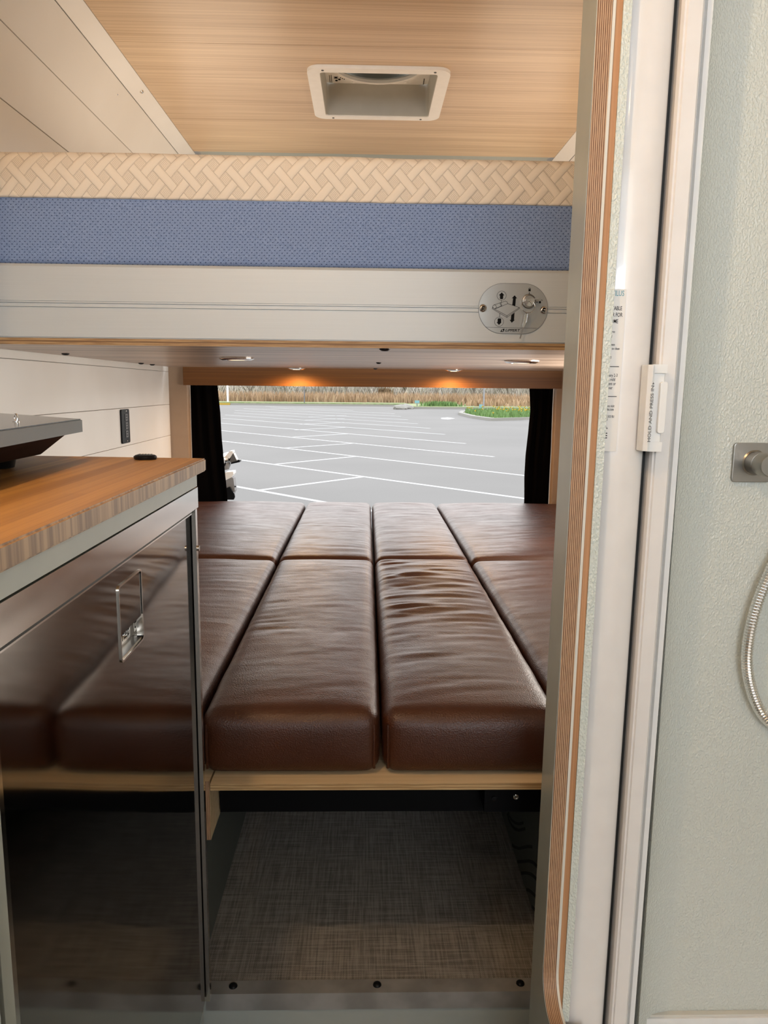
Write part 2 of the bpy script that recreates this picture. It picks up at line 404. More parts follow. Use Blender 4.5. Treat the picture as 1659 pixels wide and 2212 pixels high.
# ------------------------------------------------------------------ van shell
CX = 0.032                                     # centre line of the van
Y0, Y1 = -1.5, 3.49
prof = [(0.912, -1.13), (0.912, -0.64), (0.912, -0.50), (0.912, -0.359), (0.912, -0.219), (0.912, -0.081), (0.912, 0.063), (0.912, 0.21), (0.914, 0.36), (0.906, 0.50), (0.882, 0.655), (0.830, 0.782), (0.770, 0.896), (0.724, 0.926)]
def side_wall(sgn, nm, y0, y1):
    bm = nb()
    out = [(CX + sgn * (a + 0.02), z) for a, z in prof]; far = [(CX + sgn * (a + 0.045), z) for a, z in prof]
    prism(bm, out + far[::-1], 'y', y0, y1)
    wall = obj(nm, bm, MT['vanbody'], kind='structure')
    for i in range(len(prof) - 1):
        (a0, z0), (a1, z1) = prof[i], prof[i + 1]
        d = Vector((sgn * (a1 - a0), z1 - z0)); L = d.length; d /= L; nrm = Vector((-d[1] * sgn, d[0] * sgn)) * 1.0
        if nrm[0] * sgn > 0: nrm = -nrm
        g = 0.0006; c = 0.0011
        P0 = Vector((CX + sgn * a0, z0)) + d * g; P1 = Vector((CX + sgn * a1, z1)) - d * g
        b0 = P0 - nrm * 0.016; b1 = P1 - nrm * 0.016
        pts = [tuple(b0), tuple(P0 - nrm * c), tuple(P0 + d * c), tuple(P1 - d * c), tuple(P1 - nrm * c), tuple(b1)]
        bm = nb(); prism(bm, pts, 'y', y0, y1)
        obj('plank', bm, MT['plank'], wall)
    return wall
wl_ = side_wall(-1, 'wall_left', Y0, Y1)
wr_ = side_wall(1, 'wall_right', Y0, Y1)
for (px, py, pz) in ((-0.7085, 2.605, 0.912), (-0.757, 2.50, 0.867)):
    bm = nb(); lathe(bm, (px, py, pz), (0.7, 0, -0.7), [(0, 0.0035), (0.004, 0.003), (0.006, 0.0), (0.006, -0.004)], 12)
    obj('screw', bm, MT['steel'], wl_, smooth=True)

# ceiling: two veneer panels with a tight joint; the hatch opening is left free in the rear one
VX0, VX1, VY0, VY1 = -0.141, 0.208, 2.435, 2.797
bm = bx(CX - 0.80, CX + 0.80, Y0, VY0 - 0.02, 0.945, 0.965); box(bm, CX - 0.80, CX + 0.80, VY1 + 0.02, 3.5, 0.945, 0.965)
box(bm, CX - 0.80, VX0 - 0.02, VY0 - 0.02, VY1 + 0.02, 0.945, 0.965); box(bm, VX1 + 0.02, CX + 0.80, VY0 - 0.02, VY1 + 0.02, 0.945, 0.965)
ceil = obj('ceiling', bm, MT['vanbody'], kind='structure')
HW = 0.7235
obj('ceiling_panel', bx(CX - HW, CX + HW, Y0, 2.2785, 0.925, 0.933), MT['ceil'], ceil)
bm = bx(CX - HW, CX + HW, 2.2795, VY0, 0.925, 0.933)
box(bm, CX - HW, CX + HW, VY1, 3.262, 0.925, 0.933); box(bm, CX - HW, VX0, VY0, VY1, 0.925, 0.933); box(bm, VX1, CX + HW, VY0, VY1, 0.925, 0.933)
obj('ceiling_panel', bm, MT['ceil'], ceil)
# grey curved end trim of the ceiling
bm = nb(); N = 14
pts = [(3.262 + 0.22 * math.sin(PI / 2 * i / N), 0.925 - 0.20 * (1 - math.cos(PI / 2 * i / N))) for i in range(N + 1)]
pts += [(a + 0.01, b + 0.012) for a, b in pts[::-1]]
prism(bm, pts, 'x', CX - 0.70, CX + 0.70); obj('trim_1', bm, MT['greylam'], kind='structure')

# rear pillars and header round the rear opening
bm = bx(-0.90, -0.803, 3.50, 3.60, -1.1, 0.93); obj('wall_rear', bm, MT['tan'], kind='structure')
bm = bx(0.868, 0.965, 3.50, 3.60, -1.1, 0.93); obj('wall_rear', bm, MT['tan'], kind='structure')
bm = bx(-0.803, 0.868, 3.535, 3.60, 0.72, 0.93); obj('wall_rear', bm, MT['tan'], kind='structure')
bm = bx(-0.803, 0.868, 3.535, 3.60, -1.1, -0.66); obj('wall_rear', bm, MT['vanbody'], kind='structure')
bm = bx(-0.95, -0.803, 3.60, 3.66, -1.1, 1.0); box(bm, 0.868, 1.01, 3.60, 3.66, -1.1, 1.0); box(bm, -0.803, 0.868, 3.60, 3.66, 0.74, 1.0)
obj('trim_2', bm, MT['vanbody'], kind='structure')

obj('shade_bulkhead', bx(-0.87, 0.27, -1.03, -1.00, -1.13, 0.23), MT['blackcloth'], kind='structure')  # unseen low bulkhead, added to keep front light off the cushion fronts
# floors
FZ = -1.03
fl = obj('floor', bx(-0.88, 0.94, 1.174, 3.53, FZ - 0.03, FZ), MT['floor'], kind='structure')
lf = obj('floor_front', bx(-0.9, 0.96, Y0, 1.172, -1.16, -1.13), MT['lowfloor'], kind='structure')
obj('trim_3', bx(-0.88, 0.30, 1.172, 1.176, -1.13, FZ - 0.002), MT['greylam'], kind='structure')
t = thing('threshold_strip', 'worn aluminium angle strip along the front edge of the woven floor', 'trim strip', (0.015, 1.187, FZ - 0.03))
bm = bx(-0.268, 0.302, 1.1695, 1.200, FZ, FZ + 0.002); box(bm, -0.268, 0.302, 1.1695, 1.1715, FZ - 0.030, FZ)
obj('angle_strip', bm, MT['alu2'], t)
for x in (-0.224, 0.026, 0.277):
    bm = nb(); lathe(bm, (x, 1.187, FZ + 0.002), (0, 0, 1), [(0.0075, 0), (0.0072, 0.0018), (0.005, 0.0038), (0.002, 0.0046), (0, 0.0047)], 16)
    obj('screw', bm, MT['black'], t, smooth=True)

# ------------------------------------------------------------------ benches, platform and lift hardware
def bench(nm, x0, x1, lab, slots=False):
    t = thing(nm, lab, 'bench', ((x0 + x1) / 2, 2.3, FZ))
    inner = x1 if x0 < 0 else x0; s_ = 1 if x0 < 0 else -1
    obj('side_panel', bx(min(inner, inner - s_ * 0.016), max(inner, inner - s_ * 0.016), 1.205, 3.45, FZ, -0.645), MT['bench'], t)
    obj('front_panel', bx(x0 if s_ > 0 else inner + 0.017, x1 - 0.017 if s_ > 0 else x1, 1.205, 1.221, FZ, -0.645), MT['bench'], t)
    obj('back_panel', bx(x0 if s_ > 0 else inner + 0.017, x1 - 0.017 if s_ > 0 else x1, 3.43, 3.45, FZ, -0.645), MT['bench'], t)
    return t
bl_ = bench('storage_bench', -0.872, -0.287, 'dark grey storage bench under the left cushions, plain sides')
br_ = bench('storage_bench', 0.340, 0.935, 'dark grey storage bench on the right with wavy air slots')
def unproj(u, v, axis, val):
    a = (u - 829.5) / 1654; b = (v - 1106) / 1654
    d = Vector((a * R[0] + b * R[1] + R[2], a * F[0] + b * F[1] + F[2], a * U[0] + b * U[1] + U[2]))
    return d * (val / d[axis])
SL = [[(600, 560), (612, 620), (640, 672), (690, 720), (740, 738), (800, 722)], [(590, 600), (605, 670), (640, 745), (690, 802), (740, 822), (825, 800)],
      [(655, 1015), (690, 1045), (740, 1062), (800, 1050), (860, 1035), (915, 1040)], [(725, 1238), (800, 1235), (870, 1225), (930, 1245), (1003, 1325)],
      [(775, 1390), (840, 1385), (900, 1400), (950, 1440), (998, 1500)], [(845, 1605), (890, 1625), (940, 1670), (988, 1735)], [(918, 1835), (945, 1865), (975, 1920)]]
for s_ in SL:
    P = [unproj(1000 + a / 6.145, 1660 + b / 6.145, 0, 0.3396) for a, b in s_]
    sm = []
    for i in range(len(P) - 1):
        for k in range(4): sm.append(P[i].lerp(P[i + 1], k / 4))
    sm.append(P[-1])
    sm2 = [sm[0]] + [(sm[i - 1] + sm[i] * 2 + sm[i + 1]) / 4 for i in range(1, len(sm) - 1)] + [sm[-1]]
    bm = nb(); n = len(sm2); A = []
    for i, p_ in enumerate(sm2):
        d = (sm2[min(i + 1, n - 1)] - sm2[max(i - 1, 0)]).normalized(); nn = Vector((0, -d.z, d.y)) * 0.0030
        A.append((bm.verts.new((0.3390, p_.y + nn.y, p_.z + nn.z)), bm.verts.new((0.3390, p_.y - nn.y, p_.z - nn.z)), bm.verts.new((0.3402, p_.y + nn.y, p_.z + nn.z)), bm.verts.new((0.3402, p_.y - nn.y, p_.z - nn.z))))
    for i in range(n - 1):
        a, b = A[i], A[i + 1]
        for f in ((a[0], a[1], b[1], b[0]), (a[0], b[0], b[2], a[2]), (a[1], a[3], b[3], b[1])): bm.faces.new(f)
    bm.faces.new((A[0][0], A[0][2], A[0][3], A[0][1])); bm.faces.new((A[-1][0], A[-1][1], A[-1][3], A[-1][2]))
    obj('air_slot', bm, MT['gasket'], br_)

t = thing('bed_platform', 'birch plywood board carrying the leather cushions', 'bed platform', (0.03, 2.3, -0.643))
pl = bx(-0.246, 0.929, 1.150, 3.45, -0.6415, -0.6300)
for f in pl.faces: f.material_index = 1 if abs(f.normal.y) > 0.5 or (f.calc_center_median().y < 1.2 and abs(f.calc_center_median().z + 0.6357) < 0.004) else 0
obj('board', pl, [MT['plyface'], MT['plyedge_z']], t)
obj('board', bx(-0.870, -0.270, 1.150, 3.45, -0.6415, -0.6300), [MT['plyface']], t)
bm = bx(-0.2675, -0.2490, 1.158, 1.268, -0.733, -0.6300)
for f in bm.faces: f.material_index = 1 if f.calc_center_median().y < 1.16 else 0
tagit(obj('cleat_board', bm, [MT['plyface'], MT['plyedge']], t), 'short vertical plywood cleat at the left end')
t = thing('lift_rail', 'black steel cross rail under the plywood bed board', 'rail', (0.05, 1.24, -0.72))
obj('rail', bx(-0.246, 0.33, 1.225, 1.262, -0.723, -0.6425), MT['blackmetal'], t, bevel=0.003)
bm = bx(0.203, 0.336, 1.185, 1.224, -0.7015, -0.6425); obj('bracket', bm, MT['blackmetal'], t, bevel=0.004)
bm = nb(); lathe(bm, (0.2555, 1.185, -0.6735), (0, -1, 0), [(0.0048, 0), (0.0046, 0.002), (0.003, 0.0026), (0.0028, 0.0012), (0, 0.0012)], 16); obj('screw', bm, MT['steel'], t, smooth=True)
bm = nb(); lathe(bm, (0.219, 1.185, -0.676), (0, -1, 0), [(0.0042, 0), (0.004, 0.003), (0, 0.0032)], 12); obj('screw', bm, MT['black'], t, smooth=True)
bm = nb(); cyl(bm, (-0.222, 1.225, -0.652), (-0.222, 1.218, -0.652), 0.003); obj('pin', bm, MT['steel'], t)

# ------------------------------------------------------------------ leather cushions
def cushion(x0, x1, y0, y1, z0, z1, wr, seed, label, hot=None):
    r_ = 0.026; bm = nb()
    W, D, H = x1 - x0, y1 - y0, z1 - z0; c = Vector(((x0 + x1) / 2, (y0 + y1) / 2, (z0 + z1) / 2))
    step = 0.0075
    nx, ny, nz_ = max(8, int(W / step)), int(D / step), 12
    def dens(n, L):   # crowd the samples at the rounded rims
        out = []
        for i in range(n + 1):
            t_ = i / n; out.append((t_ * 2 - 1) * 1.0)
        k = r_ / (L / 2); ext = [-1, -1 + k * .08, -1 + k * .25, -1 + k * .5, -1 + k * .75]; inn = [v for v in out if abs(v) < 1 - k]
        return ext + inn + [-e for e in ext[::-1]]
    gx, gy, gz = dens(nx, W), dens(ny, D), dens(nz_, H)
    vd = {}
    def V(a, b, c_):
        key = (round(a, 5), round(b, 5), round(c_, 5))
        if key in vd: return vd[key]
        p = Vector((a * W / 2, b * D / 2, c_ * H / 2)); inner = Vector((max(-W/2+r_, min(W/2-r_, p.x)), max(-D/2+r_, min(D/2-r_, p.y)), max(-H/2+r_, min(H/2-r_, p.z))))
        d = p - inner
        n_ = d.normalized() if d.length > 1e-9 else Vector((0, 0, 1))
        p = inner + n_ * r_
        u_ = p.x / (W / 2); v_ = p.y / (D / 2); w_ = p.z / (H / 2)
        fx = 1 - abs(u_) ** 3.0; fy = 1 - abs(v_) ** 12; fz = 1 - abs(w_) ** 2
        P = p + c
        if n_.z > 0.3:
            p.z += 0.010 * fx * fy
            k = 1.0 if hot is None else hot(P, u_, v_)
            nn = noise.noise(Vector((P.x * 3.2 + seed, (P.y + 0.035 * math.sin(P.x * 9 + seed)) * 30, seed))) + 0.5 * noise.noise(Vector((P.x * 6 + seed, P.y * 62, seed + 5)))
            nn = math.copysign(abs(nn) ** 1.25, nn)
            p.z += wr * k * nn * (1 - abs(u_) ** 6) * (1 - abs(v_) ** 30)
            p.z += 0.0022 * noise.noise(Vector((P.x * 7, P.y * 7, seed + 9)))
        if abs(n_.y) > 0.5: p.y += math.copysign(0.007 * fz * (1 - u_ ** 4), n_.y)
        if abs(n_.x) > 0.5: p.x += math.copysign(0.0016 * noise.noise(Vector((P.y * 12, P.z * 10, seed))), n_.x)
        vd[key] = bm.verts.new(p + c); return vd[key]
    def face(A, B, fn):
        for i in range(len(A) - 1):
            for j in range(len(B) - 1):
                q4 = [fn(A[i], B[j]), fn(A[i + 1], B[j]), fn(A[i + 1], B[j + 1]), fn(A[i], B[j + 1])]
                if len(set(q4)) == 4: bm.faces.new(q4)
    face(gx, gy, lambda a, b: V(a, b, 1)); face([-1, -.96, -.8, 0, .8, .96, 1] if False else gx, gy[:6] + gy[6:-6:8] + gy[-6:] if False else gy, lambda a, b: V(b * 0 + a, b, -1))
    face(gx, gz, lambda a, b: V(a, -1, b)); face(gx, gz, lambda a, b: V(a, 1, b)); face(gy, gz, lambda a, b: V(-1, a, b)); face(gy, gz, lambda a, b: V(1, a, b))
    bmesh.ops.recalc_face_normals(bm, faces=bm.faces)
    t_ = thing('bench_cushion', label, 'cushion', (c.x, c.y, z0), 'brown leather cushions of the bed')
    obj('cover', bm, MT['leather'], t_, smooth=True)
    bm = nb(); tz0, tz1 = z0 + 0.012, z1 - 0.022
    for sx_ in (x0 + 0.009, x1 - 0.009):
        bm = nb(); tube(bm, [(sx_ , y0 + 0.006 - 0.004 * math.sin(PI * k / 8), tz0 + (tz1 - tz0) * k / 8) for k in range(9)], 0.0022, 6)
        obj('seam_piping', bm, MT['leather'], t_, smooth=True)
    return t_
zt, zb = -0.520, -0.630
def hotA(P, u, v): return 0.28 + 1.1 * max(0, 1 - ((u + 0.7) / 0.6) ** 2 - ((v + 0.2) / 0.35) ** 2) if True else 0
def hotB(P, u, v): return 0.30 + 1.35 * (1 / (1 + math.exp(-(v + 0.25) * 6)))
cushion(-0.862, -0.2695, 1.172, 2.305, zb, zt, 0.0015, 1.3, 'front left outer leather cushion beside the fridge')
cushion(-0.2645, 0.0265, 1.172, 2.305, zb, zt, 0.0042, 4.1, 'long front leather cushion left of the middle seam, nearest the fridge', hotA)
cushion(0.0310, 0.3245, 1.172, 2.305, zb, zt, 0.0055, 8.7, 'long front leather cushion right of the middle seam, heavily wrinkled', hotB)
cushion(0.3295, 0.918, 1.172, 2.305, zb, zt, 0.0018, 12.2, 'front right outer leather cushion beside the grey shower panel')
cushion(-0.862, -0.2725, 2.318, 3.492, zb, zt, 0.0012, 16.4, 'rear left leather cushion by the left black curtain')
cushion(-0.2675, 0.0265, 2.318, 3.492, zb, zt, 0.0022, 20.9, 'rear middle leather cushion left of the centre seam')
cushion(0.0320, 0.3255, 2.318, 3.492, zb, zt, 0.0026, 25.5, 'rear middle leather cushion right of the centre seam')
cushion(0.3305, 0.918, 2.318, 3.492, zb, zt, 0.0016, 29.8, 'rear right leather cushion by the right black curtain')

# ------------------------------------------------------------------ upper lift bed
BY0, BY1 = 1.65, 3.42; BX0, BX1 = -0.862, 0.925
bed = thing('lift_bed', 'raised bed frame of brushed aluminium with plywood underside', 'bed frame', (0.03, 2.5, 0.083))
bm = nb(); ox, oz = [], []
pts = [(BY0 + 0.003, 0.097), (BY0 + 0.003, 0.0990), (BY0, 0.0990), (BY0, 0.1583), (BY0 + .0035, 0.1587), (BY0 + .0035, 0.1597), (BY0, 0.1601), (BY0, 0.1665), (BY0 + .0035, 0.1669), (BY0 + .0035, 0.1679), (BY0, 0.1683),
       (BY0, 0.1712), (BY0 + .002, 0.1714), (BY0 + .002, 0.1718), (BY0, 0.172), (BY0, 0.2405), (BY0 + 0.004, 0.2455), (BY0 + 0.010, 0.2475), (BY0 + 0.030, 0.2475), (BY0 + 0.030, 0.097)]
prism(bm, pts, 'x', BX0, BX1); obj('front_beam', bm, MT['alu'], bed)
obj('side_rail', bx(BX0, BX0 + 0.03, BY0 + 0.031, BY1, 0.097, 0.2), MT['alu'], bed); obj('side_rail', bx(BX1 - 0.03, BX1, BY0 + 0.031, BY1, 0.097, 0.2), MT['alu'], bed)
obj('rear_beam', bx(BX0 + 0.031, BX1 - 0.031, BY1 - 0.03, BY1, 0.097, 0.2), MT['alu'], bed)
bm = bx(BX0, BX1, BY0 - 0.001, BY1, 0.083, 0.0965)
for f in bm.faces: f.material_index = 1 if f.calc_center_median().y < BY0 else (0 if f.calc_center_median().z < 0.084 else 2)
obj('underside_board', bm, [MT['under'], MT['plyedge_bed'], MT['plyface']], bed)
for (x, y, s_) in ((0.040, 1.672, 0.0115), (0.042, 2.56, 0.0085), (0.041, 3.33, 0.0085), (-0.80, 2.10, 0.010), (-0.83, 2.9, 0.010), (-0.83, 3.05, 0.010)):
    bm = nb(); lathe(bm, (x, y, 0.083), (0, 0, -1), [(s_, -0.001), (s_, 0.002), (s_ * 0.6, 0.0048), (0, 0.0052)], 16); obj('bolt', bm, MT['black'], bed, smooth=True)
# mattress
t = thing('mattress', 'thick foam mattress with white quilted top band and blue mesh lower band', 'mattress', (0.03, 2.5, 0.2))
def slab(z0, z1, yf, rtop, rbot, bulge, wavetop, nm, mat, seed):
    bm = nb(); prof_ = []
    N = 7
    for i in range(N + 1):
        a = PI / 2 * i / N; prof_.append((rbot - rbot * math.sin(a), z0 + rbot - rbot * math.cos(a)))
    prof_ = [(rbot - rbot * math.sin(PI / 2 * i / 4), z0 + rbot - rbot * math.cos(PI / 2 * i / 4)) for i in range(5)]
    K = 12
    for i in range(1, K): prof_.append((0, z0 + rbot + (z1 - rtop - z0 - rbot) * i / K))
    prof_ += [(rtop - rtop * math.cos(PI / 2 * i / 6), z1 - rtop + rtop * math.sin(PI / 2 * i / 6)) for i in range(7)]
    prof_ += [(0.2, z1), (0.5, z1), (1.0, z1), (1.70, z1)]
    nx = 180; rows = []
    for i in range(nx + 1):
        x = BX0 + 0.012 + (BX1 - BX0 - 0.024) * i / nx; row = []
        for j, (o_, z) in enumerate(prof_):
            f = (z - z0) / (z1 - z0); wv = noise.noise(Vector((x * 3.1, seed, 0))) * wavetop * f + noise.noise(Vector((x * 9, seed + 3, z * 8))) * 0.0012
            zz = z + wv; yy = yf + o_ - bulge * math.sin(PI * max(0, min(1, f))) + noise.noise(Vector((x * 5, z * 7, seed))) * 0.003
            row.append(bm.verts.new((x, yy, zz)))
        rows.append(row)
    for i in range(nx):
        for j in range(len(prof_) - 1): bm.faces.new((rows[i][j], rows[i + 1][j], rows[i + 1][j + 1], rows[i][j + 1]))
    # closing faces: underside, back and ends
    back = [(bm.verts.new((r[0].co.x, yf + 1.70, z0))) for r in rows]
    for i in range(nx):
        bm.faces.new((rows[i][-1], rows[i + 1][-1], back[i + 1], back[i])); bm.faces.new((back[i], back[i + 1], rows[i + 1][0], rows[i][0]))
    for k in (0, nx): bm.faces.new(rows[k] + [back[k]])
    bmesh.ops.recalc_face_normals(bm, faces=bm.faces)
    return obj(nm, bm, mat, t, smooth=True)
slab(0.2478, 0.3835, 1.668, 0.004, 0.012, 0.002, 0.004, 'blue_band', MT['blue'], 2.0)
slab(0.378, 0.4705, 1.662, 0.024, 0.004, 0.004, 0.003, 'quilted_top_band', MT['quilt'], 6.0)
obj('core_support', bx(BX0 + 0.032, BX1 - 0.032, 1.70, 3.38, 0.205, 0.2475), MT['blackcloth'], t)

# round lamps under the bed
def puck(x, y, rad, label, zc=0.083, lit='lamp', power=1.2, drop=0.008, cat='lamp'):
    t_ = thing('ceiling_puck_lamp', label, 'lamp', (x, y, zc - drop), 'round lamps under the bed')
    bm = nb(); lathe(bm, (x, y, zc), (0, 0, -1), [(rad * 0.98, -0.001), (rad, 0.001), (rad, drop * 0.45), (rad * 0.80, drop), (rad * 0.62, drop), (rad * 0.58, drop * 0.6), (0, drop * 0.6)], 40)
    obj('trim_ring', bm, MT['chrome'], t_, smooth=True)
    bm = nb(); lathe(bm, (x, y, zc), (0, 0, -1), [(rad * 0.58, drop * 0.62), (rad * 0.57, drop * 0.85), (rad * 0.3, drop * 1.0), (0, drop * 1.04)], 32)
    obj('lens', bm, MT[lit], t_, smooth=True)
    if power:
        point('puck_light', (x, y, zc - drop - 0.012), power, (1.0, 0.52, 0.14), 0.02, math.radians(176 if rad < 0.045 else 150))
    return t_
puck(-0.373, 2.263, 0.051, 'chrome round lamp under the bed, front left of the pair', lit='lampdim', power=1.1)
puck(0.453, 2.258, 0.051, 'chrome round lamp under the bed, front right near the grey panel', lit='lampdim', power=1.1)
puck(-0.300, 3.372, 0.040, 'small lit lamp glowing on the wood valance, left one', power=7)
puck(0.382, 3.372, 0.040, 'small lit lamp glowing on the wood valance, right one', power=7)

# bed control plate with lock
LX, LZ, LY = 0.3085, 0.1672, BY0
t = thing('bed_lock_plate', 'rounded grey control plate with keyed lock and bed symbols on the beam', 'control plate', (LX, LY - 0.002, LZ - 0.05))
bm = nb(); prism(bm, rrect(LX, LZ, 0.1455, 0.1020, 0.0508, 14), 'y', LY - 0.0018, LY + 0.0001); q = M('plate_grey', True); MT['plate'] = q.set((0.42, 0.42, 0.40), 0.32, 0.5)
plate = obj('plate', bm, MT['plate'], t)
bm = nb(); ringplate(bm, rrect(LX, LZ, 0.1465, 0.1030, 0.0513, 14), rrect(LX, LZ, 0.1453, 0.1018, 0.0507, 14), lambda p, a: (p[0], a, p[1]), LY - 0.0019, LY); obj('outline', bm, MT['inkgrey'], plate)
YF = LY - 0.0018
def pxp(u, v):      # a point of the plate from the photograph crop grid
    return (LX + (u - 815) * 0.1455 / 1380, LZ - (v - 612) * 0.1020 / 1000)
def flat(bm, pts, y=YF, th=0.0004): prism(bm, [pxp(*p) for p in pts], 'y', y - th, y)
def stroke(bm, a, b, w_=7, y=YF, th=0.0004):
    a = Vector(a); b = Vector(b); d = (b - a).normalized(); n_ = Vector((-d.y, d.x)) * w_ / 2
    flat(bm, [tuple(a + n_), tuple(b + n_), tuple(b - n_), tuple(a - n_)], y, th)
def oring(bm, c, r0, r1, y=YF, th=0.0004, n=28, a0=0, a1=360):
    o_ = [pxp(c[0] + r1 * math.cos(math.radians(a0 + (a1 - a0) * i / n)), c[1] + r1 * math.sin(math.radians(a0 + (a1 - a0) * i / n))) for i in range(n + 1)]
    i_ = [pxp(c[0] + r0 * math.cos(math.radians(a0 + (a1 - a0) * i / n)), c[1] + r0 * math.sin(math.radians(a0 + (a1 - a0) * i / n))) for i in range(n + 1)]
    for k in range(n): prism(bm, [o_[k], o_[k + 1], i_[k + 1], i_[k]], 'y', y - th, y)
bm = nb()
oring(bm, (575, 355), 88, 94); oring(bm, (541, 878), 88, 94)
flat(bm, [(577, 290), (630, 350), (608, 350), (606, 415), (592, 424), (560, 424), (543, 415), (543, 350), (520, 350)])
flat(bm, [(541, 942), (492, 885), (512, 885), (512, 820), (526, 810), (566, 810), (582, 820), (582, 885), (592, 885)])
stroke(bm, (572, 448), (572, 500)); stroke(bm, (549, 712), (549, 785))
flat(bm, [(835, 345), (888, 408), (862, 402), (855, 560), (793, 545), (806, 402), (776, 408)])
flat(bm, [(797, 895), (748, 832), (775, 838), (780, 740), (845, 690), (840, 838), (860, 832)])
for a, b in (((450, 622), (705, 512)), ((705, 512), (938, 588)), ((938, 588), (695, 755)), ((695, 755), (398, 600)), ((398, 600), (398, 620)), ((398, 620), (695, 788)), ((695, 788), (938, 608)), ((938, 608), (938, 588)), ((695, 755), (695, 788)),
             ((398, 600), (425, 585)), ((420, 545), (655, 462)), ((462, 612), (580, 560)), ((545, 500), (575, 565)), ((560, 497), (590, 560)), ((655, 462), (690, 478)), ((690, 478), (700, 512))): stroke(bm, a, b)
oring(bm, (440, 580), 34, 41, n=14)
# locks and ticks
flat(bm, [(1107, 215), (1150, 215), (1150, 262), (1107, 262)]); oring(bm, (1129, 213), 14, 22, a0=180, a1=360, n=12)
stroke(bm, (1128, 280), (1124, 312), 12); stroke(bm, (1268, 476), (1303, 476), 12)
flat(bm, [(1325, 455), (1365, 455), (1365, 498), (1325, 498)]); oring(bm, (1378, 448), 14, 21, a0=180, a1=360, n=12)
# lower rule
stroke(bm, (275, 990), (1305, 999), 5)
# emblem: slanted square with a cut-out wedge
flat(bm, [(572, 1075), (600, 1030), (612, 1026), (600, 1066), (640, 1066), (625, 1080), (572, 1080)]); flat(bm, [(612, 1026), (655, 1017), (648, 1060)])
flat(bm, [(625, 1019), (655, 1017), (630, 1078), (640, 1078)])
obj('symbols', bm, MT['ink'], plate, kind='stuff')
bm = text_bm('LiPPERT', 0.0072, lambda u, v, w_: (pxp(668, 1070)[0] + u * 1.22, YF - 0.0002 - w_, pxp(668, 1070)[1] + v), bold=0.00012, shear=0.25); obj('lettering', bm, MT['ink'], plate)
for x in (209, 1424):
    c_ = pxp(x, 608 if x < 800 else 630)
    bm = nb(); lathe(bm, (c_[0], YF, c_[1]), (0, -1, 0), [(0.0083, 0), (0.0080, 0.0012), (0.0060, 0.0035), (0.0040, 0.0042), (0.0030, 0.0030), (0, 0.0022)], 24); sc_ = obj('screw', bm, MT['chrome'], t, smooth=True)
    bm = nb()
    for k in range(4):
        a = PI / 4 + k * PI / 2; box(bm, c_[0] - 0.0007, c_[0] + 0.0007, YF - 0.0045, YF - 0.002, c_[1] - 0.0007, c_[1] + 0.0007, xf=lambda v, a=a: v + Vector((0.0017 * math.cos(a), 0, 0.0017 * math.sin(a))))
    obj('cross_slot', bm, MT['ink'], sc_)
c_ = pxp(1115, 462)
bm = nb(); lathe(bm, (c_[0], YF, c_[1]), (0, -1, 0), [(0.0148, 0), (0.0148, 0.003), (0.0135, 0.0055), (0.0118, 0.006), (0.0115, 0.0045), (0.0, 0.0045)], 36); lk = obj('lock_cylinder', bm, MT['nickel'], t, smooth=True)
bm = nb(); lathe(bm, (c_[0] + 0.001, YF - 0.0045, c_[1]), (0, -1, 0), [(0.0112, 0), (0.0108, 0.002), (0.0, 0.0024)], 32); obj('lock_face', bm, MT['chrome'], lk, smooth=True)
q1_ = pxp(1010, 462); q2_ = pxp(1318, 430)
bm = nb(); box(bm, q1_[0], q2_[0] - 0.004, YF - 0.024, YF - 0.006, c_[1] - 0.0012, c_[1] + 0.0014, xf=lambda v: Vector((v.x, v.y, v.z + (v.x - q1_[0]) * 0.10)))
obj('key', bm, MT['chrome'], lk, bevel=0.0006)
rc = pxp(1078, 580)
bm = nb(); tube(bm, [(rc[0] + 0.0140 * math.cos(2 * PI * k / 32), YF - 0.018 + 0.003 * math.sin(2 * PI * k / 32), rc[1] + 0.0130 * math.sin(2 * PI * k / 32)) for k in range(33)], 0.0007, 6); obj('key_ring', bm, MT['chrome'], lk, smooth=True)
def pp(u, v, y): a, b = pxp(u, v); return (a, y, b)
bm = nb(); P4 = [(1050, 680), (1105, 695), (1098, 800), (1018, 1000), (990, 985), (1000, 900), (1030, 720)]; prism(bm, [pxp(*p) for p in P4], 'y', YF - 0.014, YF - 0.012)
obj('spare_key', bm, MT['chrome'], lk)
bm = nb(); P4 = [(990, 985), (1020, 1000), (962, 1222), (938, 1218)]; prism(bm, [pxp(*p) for p in P4], 'y', YF - 0.014, YF - 0.0125); obj('spare_key_blade', bm, MT['nickel'], lk)
bm = nb(); P4 = [(1085, 680), (1108, 800), (1060, 900), (1075, 790)]; prism(bm, [pxp(*p) for p in P4], 'y', YF - 0.017, YF - 0.0155); obj('spare_key', bm, MT['nickel'], lk)

